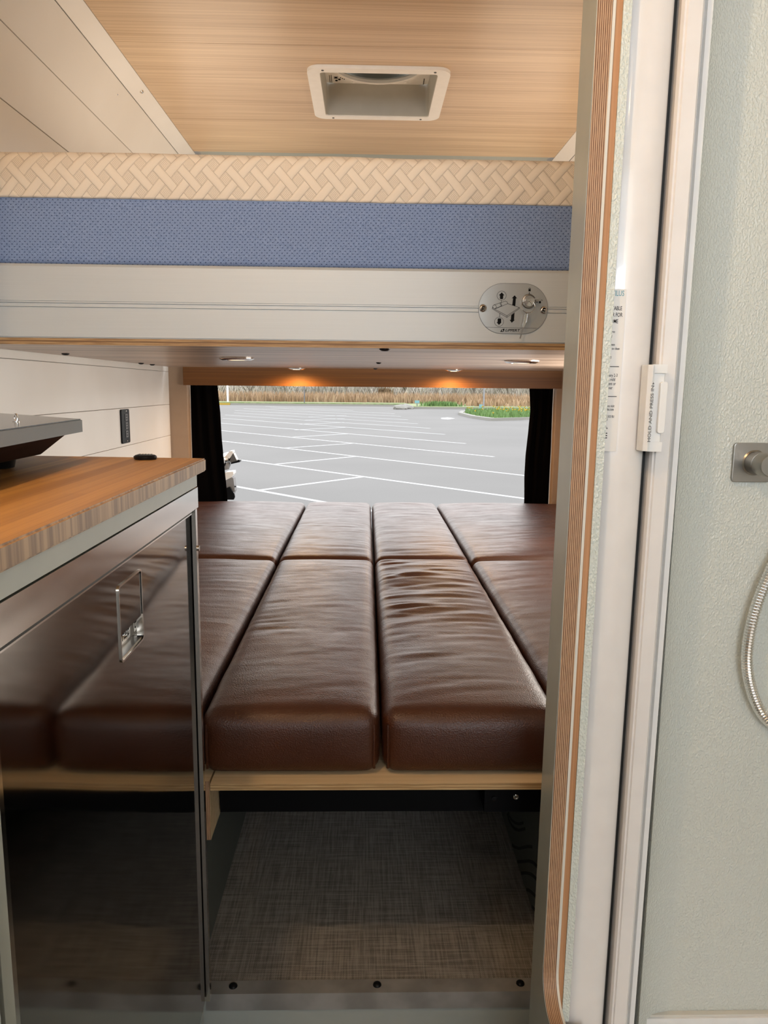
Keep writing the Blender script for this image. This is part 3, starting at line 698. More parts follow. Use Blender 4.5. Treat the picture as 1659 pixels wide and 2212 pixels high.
# ------------------------------------------------------------------ valance and curtains
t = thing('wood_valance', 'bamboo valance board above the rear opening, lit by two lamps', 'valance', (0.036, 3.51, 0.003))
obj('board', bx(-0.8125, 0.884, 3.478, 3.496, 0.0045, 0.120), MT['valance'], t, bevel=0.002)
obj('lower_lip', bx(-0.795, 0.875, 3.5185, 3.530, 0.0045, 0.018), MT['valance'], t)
def curtain(xo, edge, label, seed):
    bm = nb(); N = 40; K = 36; z0, z1 = -0.60, 0.020; rows = []
    for side in (0, 1):
        for k in range(K + 1):
            z = z0 + (z1 - z0) * k / K; row = []; xe = edge(z)
            for i in range(N + 1):
                s_ = i / N; x = xo + (xe - xo) * s_
                y = 3.556 + 0.011 * math.sin(s_ * 17 + seed + z * 1.6) * (0.5 + 0.5 * math.sin(z * 5 + s_ * 4)) + 0.004 * noise.noise(Vector((x * 20, z * 9, seed))) + 0.003 * side
                row.append(bm.verts.new((x, y, z)))
            rows.append(row)
    n1 = K + 1
    for k in range(K):
        for i in range(N):
            bm.faces.new((rows[k][i], rows[k][i + 1], rows[k + 1][i + 1], rows[k + 1][i])); a, b = rows[n1 + k], rows[n1 + k + 1]; bm.faces.new((a[i], b[i], b[i + 1], a[i + 1]))
        for i in (0, N): bm.faces.new((rows[k][i], rows[k + 1][i], rows[n1 + k + 1][i], rows[n1 + k][i]))
    for i in range(N):
        for k in (0, K): bm.faces.new((rows[k][i], rows[k][i + 1], rows[n1 + k][i + 1], rows[n1 + k][i]))
    bmesh.ops.recalc_face_normals(bm, faces=bm.faces)
    tagit(obj('curtain', bm, MT['blackcloth'], smooth=True), label, 'curtain', 'black curtains of the rear opening')
def interp(T, z):
    for (za, xa), (zb_, xb) in zip(T, T[1:]):
        if z <= zb_: return xa + (xb - xa) * max(0, min(1, (z - za) / (zb_ - za)))
    return T[-1][1]
YC = 3.557
curtain(-0.800, lambda z: interp([(-0.5, -0.641), (-0.36, -0.652), (-0.24, -0.661), (-0.12, -0.665), (0.0, -0.676)], z), 'black curtain at the left side of the rear opening', 1.0)
curtain(0.865, lambda z: interp([(-0.50, 0.7495), (-0.40, 0.7465), (-0.30, 0.748), (-0.20, 0.757), (-0.10, 0.762), (0.0, 0.755)], z), 'black curtain at the right side of the rear opening', 2.4)

# ------------------------------------------------------------------ galley: base cabinet, fridge, worktop, stove
KX = -0.250
t = thing('galley_cabinet', 'grey laminate base cabinet carrying the bamboo worktop', 'cabinet', (-0.56, 0.1, -1.13))
obj('rail', bx(-0.257, KX + 0.0085, -0.6, 1.098, -0.1415, -0.1205), MT['greylam'], t)
obj('end_panel', bx(-0.878, -0.272, 1.101, 1.117, -1.025, -0.1205), MT['greylam'], t)
obj('plinth', bx(-0.30, KX - 0.006, -0.6, 1.10, -1.128, -0.972), MT['greylam'], t)
obj('side_panel', bx(-0.878, KX - 0.002, 0.462, 0.477, -1.128, -0.1425), MT['greylam'], t)
obj('front_panel', bx(KX - 0.018, KX - 0.002, -0.6, 0.461, -1.128, -0.1425), MT['greylam'], t)
t = thing('worktop', 'thick bamboo worktop with visible laminated front edge', 'worktop', (-0.55, 0.3, -0.1205))
bm = bx(-0.880, -0.2285, -0.6, 1.101, -0.1200, -0.1018)
bmesh.ops.bevel(bm, geom=[e for e in bm.edges if abs(e.verts[0].co.x + 0.2285) < 1e-4 and abs(e.verts[1].co.x + 0.2285) < 1e-4], offset=0.0018, segments=3, affect='EDGES')
for v in bm.verts:
    if v.co.x > -0.4 and v.co.y < 0: v.co.x -= 0.012
    if v.co.y > 1 and v.co.x < -0.5: v.co.y += 0.055
bm.normal_update()
for f in bm.faces: f.material_index = 0 if abs(f.normal.z) > 0.8 else 1
obj('slab', bm, [MT['counter'], MT['counter_edge']], t)
# fridge
fr = thing('fridge', 'built-in fridge with mirror-like dark steel door under the worktop', 'fridge', (-0.55, 0.79, -0.968))
obj('body', bx(-0.80, -0.262, 0.484, 1.098, -0.966, -0.1435), MT['darkgrey'], fr)
bm = nb(); fy0, fy1 = 0.480, 1.100
box(bm, -0.262, KX + 0.009, fy0, fy1, -0.1725, -0.1432); obj('top_frame', bm, MT['steel'], fr, bevel=0.002)
obj('side_frame', bx(-0.262, KX + 0.007, fy1 - 0.011, fy1, -0.970, -0.1745), MT['steel'], fr, bevel=0.001)
obj('side_frame', bx(-0.262, KX + 0.007, fy0, fy0 + 0.006, -0.970, -0.1745), MT['steel'], fr, bevel=0.001)
bm = nb(); cyl(bm, (KX + 0.0072, fy1 - 0.005, -0.232), (KX + 0.010, fy1 - 0.005, -0.232), 0.004); obj('screw', bm, MT['steel'], fr)
# door with a rectangular recess
dy0, dy1, dz0, dz1 = 0.489, 1.0835, -0.967, -0.1795
hy0, hy1, hz0, hz1 = 0.7505, 0.8270, -0.2775, -0.1998
bm = nb(); xf = KX
inner = rrect((hy0 + hy1) / 2, (hz0 + hz1) / 2, hy1 - hy0, hz1 - hz0, 0.004, 5)
outer = rrect((dy0 + dy1) / 2, (dz0 + dz1) / 2, dy1 - dy0, dz1 - dz0, 0.003, 5)
# front skin as four slightly bowed sheets round the recess
def skin(bm, y0, y1, z0, z1, ny, nz_):
    g = [[bm.verts.new((xf + 0.0030 * math.sin(PI * (y - dy0) / (dy1 - dy0)) * 1.0 - 0.0, y, z)) for z in [z0 + (z1 - z0) * j / nz_ for j in range(nz_ + 1)]] for y in [y0 + (y1 - y0) * i / ny for i in range(ny + 1)]]
    for i in range(ny):
        for j in range(nz_): bm.faces.new((g[i][j], g[i + 1][j], g[i + 1][j + 1], g[i][j + 1]))
ys = [dy0, hy0, hy1, dy1]; zs = [dz0, hz0, hz1, dz1]; cnt = [16, 6, 16]
for i in range(3):
    for j in range(3):
        if i == 1 and j == 1: continue
        skin(bm, ys[i], ys[i + 1], zs[j], zs[j + 1], cnt[i], 4)
bmesh.ops.remove_doubles(bm, verts=bm.verts, dist=1e-5)
r = bmesh.ops.extrude_face_region(bm, geom=[e for e in bm.edges if e.is_boundary] and list(bm.faces))
for v in [g for g in r['geom'] if isinstance(g, bmesh.types.BMVert)]: v.co.x = -0.2605
bmesh.ops.recalc_face_normals(bm, faces=bm.faces)
door = obj('door', bm, MT['mirror'], fr, smooth=True)
hx = xf + 0.0030
obj('door_gasket', bx(-0.2606, KX + 0.003, dy0, fy1 - 0.012, -0.1788, -0.1728), MT['gasket'], fr)
obj('door_edge', bx(-0.2606, KX + 0.0042, dy0, dy1, dz1 - 0.0002, dz1 + 0.0014), MT['chrome'], fr, bevel=0.0005)
hd = thing('x', None, None, (0, 0, 0)); bpy.data.objects.remove(hd)
bm = nb(); ringplate(bm, rrect((hy0 + hy1) / 2, (hz0 + hz1) / 2, hy1 - hy0 + 0.0032, hz1 - hz0 + 0.0032, 0.005, 5), rrect((hy0 + hy1) / 2, (hz0 + hz1) / 2, hy1 - hy0 - 0.001, hz1 - hz0 - 0.001, 0.004, 5), lambda p, a: (a, p[0], p[1]), hx - 0.006, hx + 0.0014)
obj('handle_bezel', bm, MT['steel'], door, smooth=True)
bm = nb(); prism(bm, rrect((hy0 + hy1) / 2, -0.2257, hy1 - hy0 - 0.004, 0.0500, 0.003, 4), 'x', hx - 0.004, hx + 0.0002); obj('handle_flap', bm, MT['mirror'], door)
bm = bx(-0.2604, -0.2590, hy0, hy1, hz0, hz1); box(bm, -0.259, hx - 0.001, hy0 + 0.0005, hy1 - 0.0005, hz0 + 0.0005, hz0 + 0.0020)
obj('handle_recess', bm, MT['nickel'], door)
ww = lambda u, v, w_: (-0.2587 + w_, 0.8180 - u * 0.9, -0.2700 + v * 1.1)
bm = bx(-0.259, -0.2587, 0.776, 0.820, -0.2735, -0.2545); obj('badge', bm, MT['chrome'], door)
bm = text_bm('therm', 0.0150, ww, 0.0001, bold=0.0002); obj('badge_lettering', bm, MT['ink'], door)
# portable stove
t = thing('tabletop_stove', 'dark grey flat-topped stove with tapered underside standing on the worktop', 'stove', (-0.46, 0.85, -0.1018))
Cc = (-0.3718, 1.02); top = [(-0.3540, 0.755), Cc, (-0.563, 1.204), (-0.70, 1.204), (-0.74, 0.60), (-0.346, 0.60)]
bm = nb(); prism(bm, top, 'z', -0.0605, -0.0450); obj('rim_slab', bm, MT['darkgrey'], t)
ins = lambda k: [(-0.46 + (x + 0.46) * k, 0.9 + (y - 0.9) * k) for x, y in top]
bm = nb(); prism(bm, ins(0.985), 'z', -0.0450, -0.0436); obj('glass_top', bm, MT['glassblk'], t)
bot = [(-0.412, 0.70), (-0.414, 0.985), (-0.58, 1.13), (-0.68, 1.13), (-0.70, 0.64), (-0.41, 0.64)]; up = [(-0.386, 0.70), (-0.3835, 1.000), (-0.572, 1.18), (-0.69, 1.18), (-0.72, 0.62), (-0.38, 0.62)]
bm = nb(); A = [bm.verts.new((x, y, -0.0880)) for x, y in bot]; B = [bm.verts.new((x, y, -0.0606)) for x, y in up]
bm.faces.new(A[::-1]); bm.faces.new(B)
for i in range(6): bm.faces.new((A[i], A[(i + 1) % 6], B[(i + 1) % 6], B[i]))
bmesh.ops.recalc_face_normals(bm, faces=bm.faces); obj('tapered_base', bm, MT['darkred'], t, bevel=0.002)
for (x, y) in ((-0.447, 0.945), (-0.66, 0.945), (-0.447, 0.70), (-0.66, 0.70)):
    bm = nb(); lathe(bm, (x, y, -0.0878), (0, 0, -1), [(0, 0), (0.019, 0), (0.0165, 0.0125), (0.012, 0.0135), (0, 0.0138)], 20); obj('foot', bm, MT['black'], t, smooth=True)
bm = nb(); tube(bm, [(-0.4135 + 0.0022 * math.cos(a), 0.922, -0.0385 + 0.0042 * math.sin(a)) for a in [2 * PI * k / 20 for k in range(21)]], 0.0009, 6); obj('ring_pull', bm, MT['chrome'], t, smooth=True)
bm = nb(); lathe(bm, (-0.4135, 0.922, -0.0437), (0, 0, 1), [(0.004, 0), (0.004, 0.001), (0.0015, 0.0016), (0.0, 0.0018)], 14); obj('ring_base', bm, MT['chrome'], t, smooth=True)
# small black oval cap near the far end of the worktop
t = thing('black_cap', 'small black oval cap lying near the far end of the bamboo worktop', 'cap', (-0.308, 1.078, -0.1018))
bm = nb(); lathe(bm, (-0.308, 1.078, -0.1018), (0, 0, 1), [(0, 0), (0.0145, 0), (0.0158, 0.002), (0.0158, 0.0045), (0.0135, 0.0062), (0.0115, 0.0058), (0.010, 0.0064), (0, 0.0066)], 32)
for v in bm.verts: v.co.y = 1.078 + (v.co.y - 1.078) * 0.9
obj('disc', bm, MT['black'], t, smooth=True)
bm = nb()
for k in range(5): box(bm, -0.318 + k * 0.004, -0.316 + k * 0.004, 1.070, 1.086, -0.0954, -0.0946)
obj('grip_ribs', bm, MT['inkgrey'], t)
# outlet on left wall
t = thing('wall_outlet', 'tall black socket strip on the white plank wall above the worktop', 'outlet', (-0.878, 2.83, -0.205))
bm = nb(); prism(bm, rrect(2.830, -0.1465, 0.092, 0.123, 0.008, 5), 'x', -0.880, -0.8735); obj('cover_plate', bm, MT['black'], t, bevel=0.0015)
for k in range(3):
    z = -0.1145 - k * 0.030; sk = obj('socket', bx(-0.8735, -0.8718, 2.822, 2.850, z - 0.0125, z + 0.0125), MT['socket'], t, bevel=0.0008)
    bm = bx(-0.8718, -0.8714, 2.829, 2.843, z - 0.006, z - 0.0035); box(bm, -0.8718, -0.8714, 2.829, 2.843, z + 0.0035, z + 0.006); obj('slot', bm, MT['ink'], sk)
for z in (-0.0925, -0.2005):
    bm = nb(); lathe(bm, (-0.8735, 2.840, z), (1, 0, 0), [(0.0035, 0), (0.003, 0.001), (0, 0.0013)], 12); obj('screw', bm, MT['chrome'], t, smooth=True)
# unseen cupboard beside the camera, added to shade the mattress's left edge
t = thing('shade_cupboard', 'unseen white cupboard added above the galley to shade the mattress edge', 'cupboard', (-0.72, 0.3, 0.40))
obj('body', bx(-0.77, -0.572, -0.6, 1.08, 0.40, 0.72), MT['white2'], t, bevel=0.003)
for a, b in ((-0.6, -0.04), (-0.03, 0.52), (0.53, 1.08)): obj('door', bx(-0.571, -0.556, a + 0.004, b - 0.004, 0.405, 0.715), MT['white2'], t, bevel=0.002)

# ------------------------------------------------------------------ shower partition (very slightly out of plumb)
KT = 0.007
def tl(v): return Vector((v.x + KT * v.z, v.y, v.z))
def tilt(bm):
    for v in bm.verts: v.co = tl(v.co)
    return bm
sh = thing('shower_partition', 'grey laminated plywood shower partition with rounded doorway and bare layered edge', 'partition', (0.29, 0.5, -1.13))
def opening(yR, zR, rad, n=10):
    """profile in (y, z) of the partition aft of and below the doorway"""
    arc = [(yR - rad + rad * math.cos(-PI / 2 * i / n), zR + rad + rad * math.sin(-PI / 2 * i / n)) for i in range(n + 1)]
    return [(yR, 0.92)] + [(yR, z) for z in (0.5, 0.0, -0.5)] + arc + [(0.0, zR)]
def layer(x0, x1, yR, zR, rad, y_back, mats, nm, front_mi, side_mi, zlow=-1.128):
    o_ = opening(yR, zR, rad)
    bm = nb(); n = len(o_)
    # ribbon strips between the opening line and the far outline, cut into quads
    far = [(y_back, 0.92)] + [(y_back, z) for z in (0.5, 0.0, -0.5)] + [(y_back, -0.9)] * 1
    outl = []
    for i, (y, z) in enumerate(o_):
        if i < 4: outl.append((y_back, z))
        else:
            k = (i - 4) / (n - 5)
            # wrap from the back edge round the lower corner to the front end
            L1 = abs(o_[4][1] - zlow); L2 = y_back - 0.0; s_ = k * (L1 + L2)
            if i == n - 1: outl.append((0.0, zlow))
            elif k < 0.5: outl.append((y_back, o_[4][1] + (zlow - o_[4][1]) * (k / 0.5)))
            else: outl.append((y_back - (k - 0.5) * 0.4, zlow))
    V = [[bm.verts.new((x, *p)) for p in L] for x in (x0, x1) for L in (o_, outl)]
    a0, b0, a1, b1 = V
    for i in range(n - 1):
        for f, mi in (((a0[i], a0[i + 1], b0[i + 1], b0[i]), side_mi), ((a1[i], b1[i], b1[i + 1], a1[i + 1]), side_mi), ((a0[i], a1[i], a1[i + 1], a0[i + 1]), front_mi), ((b0[i], b0[i + 1], b1[i + 1], b1[i]), side_mi)):
            try: bm.faces.new(f).material_index = mi
            except ValueError: pass
    for i in (0, n - 1): bm.faces.new((a0[i], b0[i], b1[i], a1[i])).material_index = side_mi
    bmesh.ops.recalc_face_normals(bm, faces=bm.faces); tilt(bm)
    return obj(nm, bm, mats, sh)
layer(0.2720, 0.2726, 1.0003, -0.887, 0.046, 1.066, [MT['greylam']], 'grey_facing', 0, 0)
layer(0.2727, 0.2915, 1.000, -0.887, 0.046, 1.066, [MT['greylam'], MT['plyedge']], 'plywood_panel', 1, 0)
layer(0.2916, 0.2952, 0.9995, -0.888, 0.045, 1.066, [MT['filler']], 'white_sealant', 0, 0)
obj('brown_backing', tilt(bx(0.2953, 0.3040, 1.0012, 1.066, -1.02, 0.92)), MT['brownply'], sh)
obj('pebbled_jamb', tilt(bx(0.3041, 0.3148, 0.9990, 1.006, -0.930, 0.92)), MT['frp'], sh)
obj('doorway_sill', tilt(bx(0.2953, 0.3400, 0.30, 0.998, -1.126, -0.936)), MT['white2'], sh, bevel=0.004)

# retractable door: housing, gap, leading bar, wall channel
rd = thing('retractable_shower_door', 'white retractable shower door with rounded housing and grip handle', 'shower door', (0.36, 1.03, -0.95))
ZB, ZT = -1.01, 0.90
hpts = []
hx0, hx1 = 0.3045, 0.3760
for i in range(15):
    a = PI - PI * i / 14
    hpts.append(((hx0 + hx1) / 2 + (hx1 - hx0) / 2 * math.copysign(abs(math.cos(a)) ** 0.75, math.cos(a)), 1.032 - 0.022 * math.sin(a) ** 0.8))
hpts += [(hx1, 1.062), (hx0, 1.062)]
bm = nb(); prism(bm, hpts, 'z', ZB, ZT); tilt(bm); hous = obj('housing', bm, MT['white'], rd, smooth=True)
obj('gap_gasket', tilt(bx(0.3762, 0.3830, 1.034, 1.062, ZB, ZT)), MT['gasket'], rd)
bm = nb(); bp = [(0.3825, 1.060), (0.3815, 1.018), (0.3835, 1.012), (0.3860, 1.012), (0.3875, 1.010), (0.4050, 1.010), (0.4080, 1.013), (0.4085, 1.060)]
prism(bm, bp, 'z', ZB, ZT); tilt(bm); obj('leading_bar', bm, MT['white'], rd)
bm = nb(); bp = [(0.4090, 1.066), (0.4090, 1.030), (0.4150, 1.030), (0.4165, 1.024), (0.4235, 1.024), (0.4250, 1.030), (0.4250, 1.066)]
prism(bm, bp, 'z', ZB, ZT); tilt(bm); obj('wall_channel', bm, MT['white2'], rd)
# handle
hz0_, hz1_ = -0.078, 0.033
bm = nb(); pr = [(0.3600, 1.000), (0.3615, 0.990), (0.3665, 0.986), (0.3695, 0.988), (0.3705, 0.996), (0.3860, 0.996), (0.3880, 1.000), (0.3880, 1.0095), (0.3600, 1.0095)]
prism(bm, pr, 'z', hz0_, hz1_); tilt(bm); hn = obj('handle', bm, MT['white2'], rd, bevel=0.0008)
obj('end_cap', tilt(bx(0.3690, 0.3880, 0.9930, 0.9958, hz1_ - 0.0105, hz1_ + 0.0006)), MT['white2'], hn, bevel=0.0008)
obj('end_cap', tilt(bx(0.3690, 0.3880, 0.9930, 0.9958, hz0_ - 0.0006, hz0_ + 0.0120)), MT['white2'], hn, bevel=0.0008)
bm = nb(); prism(bm, [(x, z) for x, z in rrect(0.3845, -0.0215, 0.0095, 0.066, 0.003, 4)], 'y', 0.9905, 0.9957); tilt(bm); obj('finger_pad', bm, MT['white2'], hn, bevel=0.0008)
obj('groove', tilt(bx(0.3706, 0.3712, 0.9955, 0.9962, hz0_ + 0.008, hz1_ - 0.01)), MT['inkgrey'], hn)
bm = text_bm('HOLD AND PRESS IN', 0.0068, lambda u, v, w_: (0.3695 - v * 0.85, 0.9857 - w_ * 0.5 - 0.0002, -0.0655 + u * 1.0), 0.0001, bold=0.00005)
zmax = max(v.co.z for v in bm.verts); zmin = min(v.co.z for v in bm.verts)
for v in bm.verts: v.co.z = -0.0655 + (v.co.z - zmin) / (zmax - zmin) * 0.0720
prism(bm, [(0.3668, 0.0082), (0.3694, 0.0082), (0.3681, 0.0108)], 'y', 0.9853, 0.9857)
tilt(bm); obj('lettering', bm, MT['inkgrey'], hn)
# instruction sticker: most of it is hidden behind the jamb, as in the photograph
obj('sticker', tilt(bx(0.3125, 0.3335, 1.0088, 1.0096, -0.0800, 0.1285)), MT['sticker'], hous)
def stk(body, size, z, xr, mat='ink', bold=0.0):
    bm = text_bm(body, size, lambda u, v, w_: (u * 0.66, 1.0086 - w_, z + v), 0.0001, 'RIGHT', bold)
    mx = max(v.co.x for v in bm.verts); cut = 0.3127
    for v in bm.verts: v.co.x += xr - mx
    bmesh.ops.bisect_plane(bm, geom=list(bm.verts) + list(bm.edges) + list(bm.faces), plane_co=(cut, 0, 0), plane_no=(1, 0, 0), clear_inner=True)
    tilt(bm); obj('print', bm, MT[mat], hous)
def stz(v): return unproj(1325, v, 1, 1.0086).z
def stx(u, v): p = unproj(u, v, 1, 1.0086); return p.x - KT * p.z
for (body, size, v, ur, mat, bold) in (('NAUTILUS', 0.0096, 639, 1348, 'inkblue', 0.0001), ('RETRACTABLE', 0.0072, 670, 1343.5, 'ink', 0.00003), ('SHOWER DOOR FOR', 0.0072, 684, 1344.5, 'ink', 0.00003), ('THE HOME', 0.0072, 698, 1335, 'ink', 0.00003),
        ('rust and free', 0.0048, 719, 1328.5, 'ink', 0), ('rail and', 0.0048, 729, 1322, 'ink', 0), ('and', 0.0048, 738, 1320.5, 'ink', 0), ('the screen', 0.0048, 747, 1328, 'ink', 0), ('sponge to clean', 0.0048, 755.5, 1338, 'ink', 0), ('rinse 10', 0.0048, 775, 1320.5, 'ink', 0),
        ('screen every 2-3', 0.0058, 814, 1333.5, 'ink', 0), ('using a mild', 0.0058, 823, 1328.5, 'ink', 0), ('clean agent or', 0.0058, 832, 1330, 'ink', 0), ('cleaner', 0.0058, 841, 1323, 'ink', 0),
        ('screens visit', 0.0048, 879.5, 1327, 'ink', 0), ('mobile.com', 0.0048, 887, 1325.5, 'ink', 0), ('US 6,470,503 B1', 0.0048, 902.5, 1326, 'ink', 0), ('1001', 0.0042, 909, 1312, 'ink', 0), ('made', 0.0042, 927, 1312.5, 'ink', 0)):
    stk(body, size, stz(v), stx(ur, v), mat, bold)
bm = nb()
for v, ur in ((792, 1337), (856.5, 1332)):
    z = stz(v); box(bm, 0.3127, stx(ur, v), 1.0084, 1.0086, z - 0.0004, z + 0.0004)
for k in range(3): z = stz(936 + k * 5); box(bm, 0.3127, stx(1311.5, 940), 1.0084, 1.0086, z - 0.0006, z + 0.0006)
tilt(bm); obj('printed_rules', bm, MT['ink'], hous)

# shower room
bm = nb(); cv = [(0.508 - 0.0825 * math.cos(PI / 2 * k / 12), 1.028 + 0.060 * math.sin(PI / 2 * k / 12)) for k in range(13)]
prism(bm, cv + [(0.940, 1.088), (0.940, 1.100), (0.4255, 1.100)], 'z', -1.10, 0.90); obj('wall_shower_rear', bm, MT['frp2'], kind='structure', smooth=True)
obj('wall_shower_side', bx(0.900, 0.912, -0.10, 1.087, -1.10, 0.50), MT['frp2'], kind='structure')
bm = bx(0.341, 0.899, 0.0, 1.066, -1.12, -1.04); box(bm, 0.430, 0.899, 1.076, 1.0875, -1.04, -0.9985); obj('trim_4', bm, MT['white2'], kind='structure', bevel=0.004)
obj('trim_5', bx(0.430, 0.899, 1.079, 1.0875, -0.9983, -0.9945), MT['filler'], kind='structure')
# valve plate with round body
t = thing('shower_valve', 'brushed nickel square plate with round valve body on shower wall', 'shower valve', (0.543, 1.05, -0.13))
bm = nb(); prism(bm, rrect(0.5555, -0.1005, 0.0565, 0.0565, 0.005, 5), 'y', 1.0830, 1.0878); obj('plate', bm, MT['nickel'], t, bevel=0.001)
bm = nb(); lathe(bm, (0.5585, 1.0832, -0.1005), (0, -1, 0), [(0.0185, 0), (0.0165, 0.002), (0.0162, 0.022), (0.0150, 0.0224), (0.0150, 0.0232), (0.0162, 0.0236), (0.0160, 0.045), (0.0145, 0.047), (0, 0.047)], 36); vb = obj('valve_body', bm, MT['nickel'], t, smooth=True)
bm = nb(); box(bm, 0.5510, 0.5630, 1.0425, 1.0515, -0.1060, -0.1035); obj('pin', bm, MT['chrome'], vb, bevel=0.0006)
# hose loop with ribs
t = thing('shower_hose', 'ribbed chrome shower hose hanging in a loop against the wall', 'hose', (0.55, 1.045, -0.48))
cps = [(0.640, -0.10), (0.612, -0.17), (0.580, -0.245), (0.5605, -0.310), (0.5545, -0.375), (0.566, -0.430), (0.592, -0.475), (0.632, -0.495), (0.67, -0.48), (0.70, -0.42)]
def cr(P, n=12):
    out = []
    for i in range(1, len(P) - 2):
        for k in range(n):
            t_ = k / n; p0, p1, p2, p3 = [Vector(p) for p in P[i - 1:i + 3]]
            out.append(0.5 * ((2 * p1) + (-p0 + p2) * t_ + (2 * p0 - 5 * p1 + 4 * p2 - p3) * t_ ** 2 + (-p0 + 3 * p1 - 3 * p2 + p3) * t_ ** 3))
    return out
path = [Vector((p.x * 1.02, 1.0705, p.y * 1.02)) for p in cr([(0.66, -0.03)] + cps + [(0.71, -0.35)], 60)]
# resample evenly at quarter-rib steps
rs = [path[0]]; acc = 0; stepL = 0.0011
for a, b in zip(path, path[1:]):
    L = (b - a).length; d = (b - a) / L if L else a * 0; pos = stepL - acc
    while pos <= L: rs.append(a + d * pos); pos += stepL
    acc = L - (pos - stepL)
bm = nb(); tube(bm, rs, lambda i: (0.0084, 0.0086, 0.0084, 0.0070)[i % 4], 14); obj('ribbed_tube', bm, MT['chrome'], t, smooth=False)

# warm ceiling lamps over the aisle behind the picture edge
def celamp(x, y, label, power, z=0.925):
    t_ = thing('ceiling_lamp', label, 'lamp', (x, y, z - 0.01), 'warm ceiling lamps over the aisle')
    bm = nb(); lathe(bm, (x, y, z), (0, 0, -1), [(0.04, -0.001), (0.041, 0.004), (0.034, 0.010), (0.026, 0.010), (0.025, 0.006), (0, 0.006)], 32); obj('trim_ring', bm, MT['white2'], t_, smooth=True)
    bm = nb(); lathe(bm, (x, y, z), (0, 0, -1), [(0.0245, 0.0065), (0.02, 0.009), (0, 0.010)], 24); obj('lens', bm, MT['lamp'], t_, smooth=True)
    point('ceiling_lamp_light', (x, y, z - 0.045), power, WARM, 0.03)
celamp(-0.33, 0.40, 'round ceiling lamp above the bamboo worktop', 18)
celamp(0.10, -0.55, 'round ceiling lamp above the aisle behind the viewer', 1.2)

# ------------------------------------------------------------------ roof vent
t = thing('roof_vent', 'white square roof vent with round fan ring and smoked lid', 'roof vent', (0.032, 2.615, 0.91))
vcx, vcy = (VX0 + VX1) / 2, (VY0 + VY1) / 2
fn = lambda p, a: (p[0], p[1], a)
bm = nb(); ringplate(bm, rrect(vcx, vcy, 0.424, 0.428, 0.040, 8), rrect(vcx, vcy, 0.350, 0.364, 0.012, 8), fn, 0.915, 0.9248); obj('frame', bm, MT['ventwhite'], t, smooth=True)
bm = nb(); ringplate(bm, rrect(vcx, vcy, 0.352, 0.366, 0.013, 8), rrect(vcx, vcy, 0.346, 0.360, 0.012, 8), fn, 0.918, 1.060)
obj('throat', bm, MT['ventgrey'], t, smooth=True)
n_ = 48; circ = [(vcx + 0.150 * math.cos(2 * PI * i / n_), vcy + 0.150 * math.sin(2 * PI * i / n_)) for i in range(n_)]
sq = []
for i in range(n_):
    a = 2 * PI * i / n_; c_, s_ = math.cos(a), math.sin(a); k = 1 / max(abs(c_) / 0.1725, abs(s_) / 0.1795); sq.append((vcx + c_ * k, vcy + s_ * k))
bm = nb(); ringplate(bm, sq, circ, fn, 1.018, 1.024); fp = obj('fan_plate', bm, MT['ventwhite'], t)
c2 = [(vcx + 0.158 * math.cos(2 * PI * i / n_), vcy + 0.158 * math.sin(2 * PI * i / n_)) for i in range(n_)]; c3 = [(vcx + 0.145 * math.cos(2 * PI * i / n_), vcy + 0.145 * math.sin(2 * PI * i / n_)) for i in range(n_)]
bm = nb(); ringplate(bm, c2, c3, fn, 1.008, 1.0179); obj('fan_ring', bm, MT['ventwhite'], t, smooth=True)
bm = nb(); cyl(bm, (vcx, vcy, 1.060), (vcx, vcy, 1.066), 0.20, n=40); obj('lid', bm, MT['smoke'], t)
bm = nb()
for k in range(5):
    a = 2 * PI * k / 5; ca, sa = math.cos(a), math.sin(a)
    box(bm, 0.02, 0.138, -0.03, 0.03, 1.035, 1.0375, xf=lambda v, ca=ca, sa=sa: Vector((vcx + v.x * ca - v.y * sa, vcy + v.x * sa + v.y * ca, v.z + v.y * 0.25)))
cyl(bm, (vcx, vcy, 1.028), (vcx, vcy, 1.05), 0.03, n=20); obj('fan_blades', bm, MT['smoke'], t)
bm = nb()
for (x, y) in ((VX0 + 0.037, VY1 - 0.026), (VX0 + 0.047, VY1 - 0.036)):
    cyl(bm, (x, y, 1.0165), (x, y, 1.018), 0.0045, n=12)
for dx in (0.020, 0.026): box(bm, VX0 + dx - 0.006, VX0 + dx - 0.0045, VY1 - 0.07, VY1 - 0.008, 1.0170, 1.0180)
for k, (a, b) in enumerate(((0.036, 0.044), (0.036, 0.056))):
    x, y = VX0 + a, VY1 - b; s_ = 1 if k == 0 else -1
    prism(bm, [(x - 0.007, y), (x + 0.007, y), (x, y - 0.008 * s_)], 'z', 1.0168, 1.0180)
for k in range(3): box(bm, VX0 + 0.050 + k * 0.006, VX0 + 0.053 + k * 0.006, VY1 - 0.032 + k * 0.006 - 0.02, VY1 - 0.028 + k * 0.006 - 0.02, 1.0168, 1.0180)
box(bm, VX1 - 0.020, VX1 - 0.018, VY1 - 0.055, VY1 - 0.008, 1.0165, 1.0180)
obj('control_marks', bm, MT['ink'], fp, kind='stuff')
for (a, b) in ((235, 0), (300, 0)):
    th = math.radians(a - 180); x, y = vcx + 0.160 * math.cos(th), vcy + 0.160 * math.sin(th)
    bm = nb(); cyl(bm, (x, y, 1.005), (x, y, 1.018), 0.006, n=12); obj('clip', bm, MT['ventwhite'], t)
for (x, y) in ((vcx - 0.165, vcy - 0.198), (vcx + 0.165, vcy - 0.198), (vcx - 0.150, vcy + 0.200), (vcx + 0.150, vcy + 0.200)):
    bm = nb(); cyl(bm, (x, y, 0.9135), (x, y, 0.9152), 0.0038, n=12); obj('screw', bm, MT['inkgrey'], t)

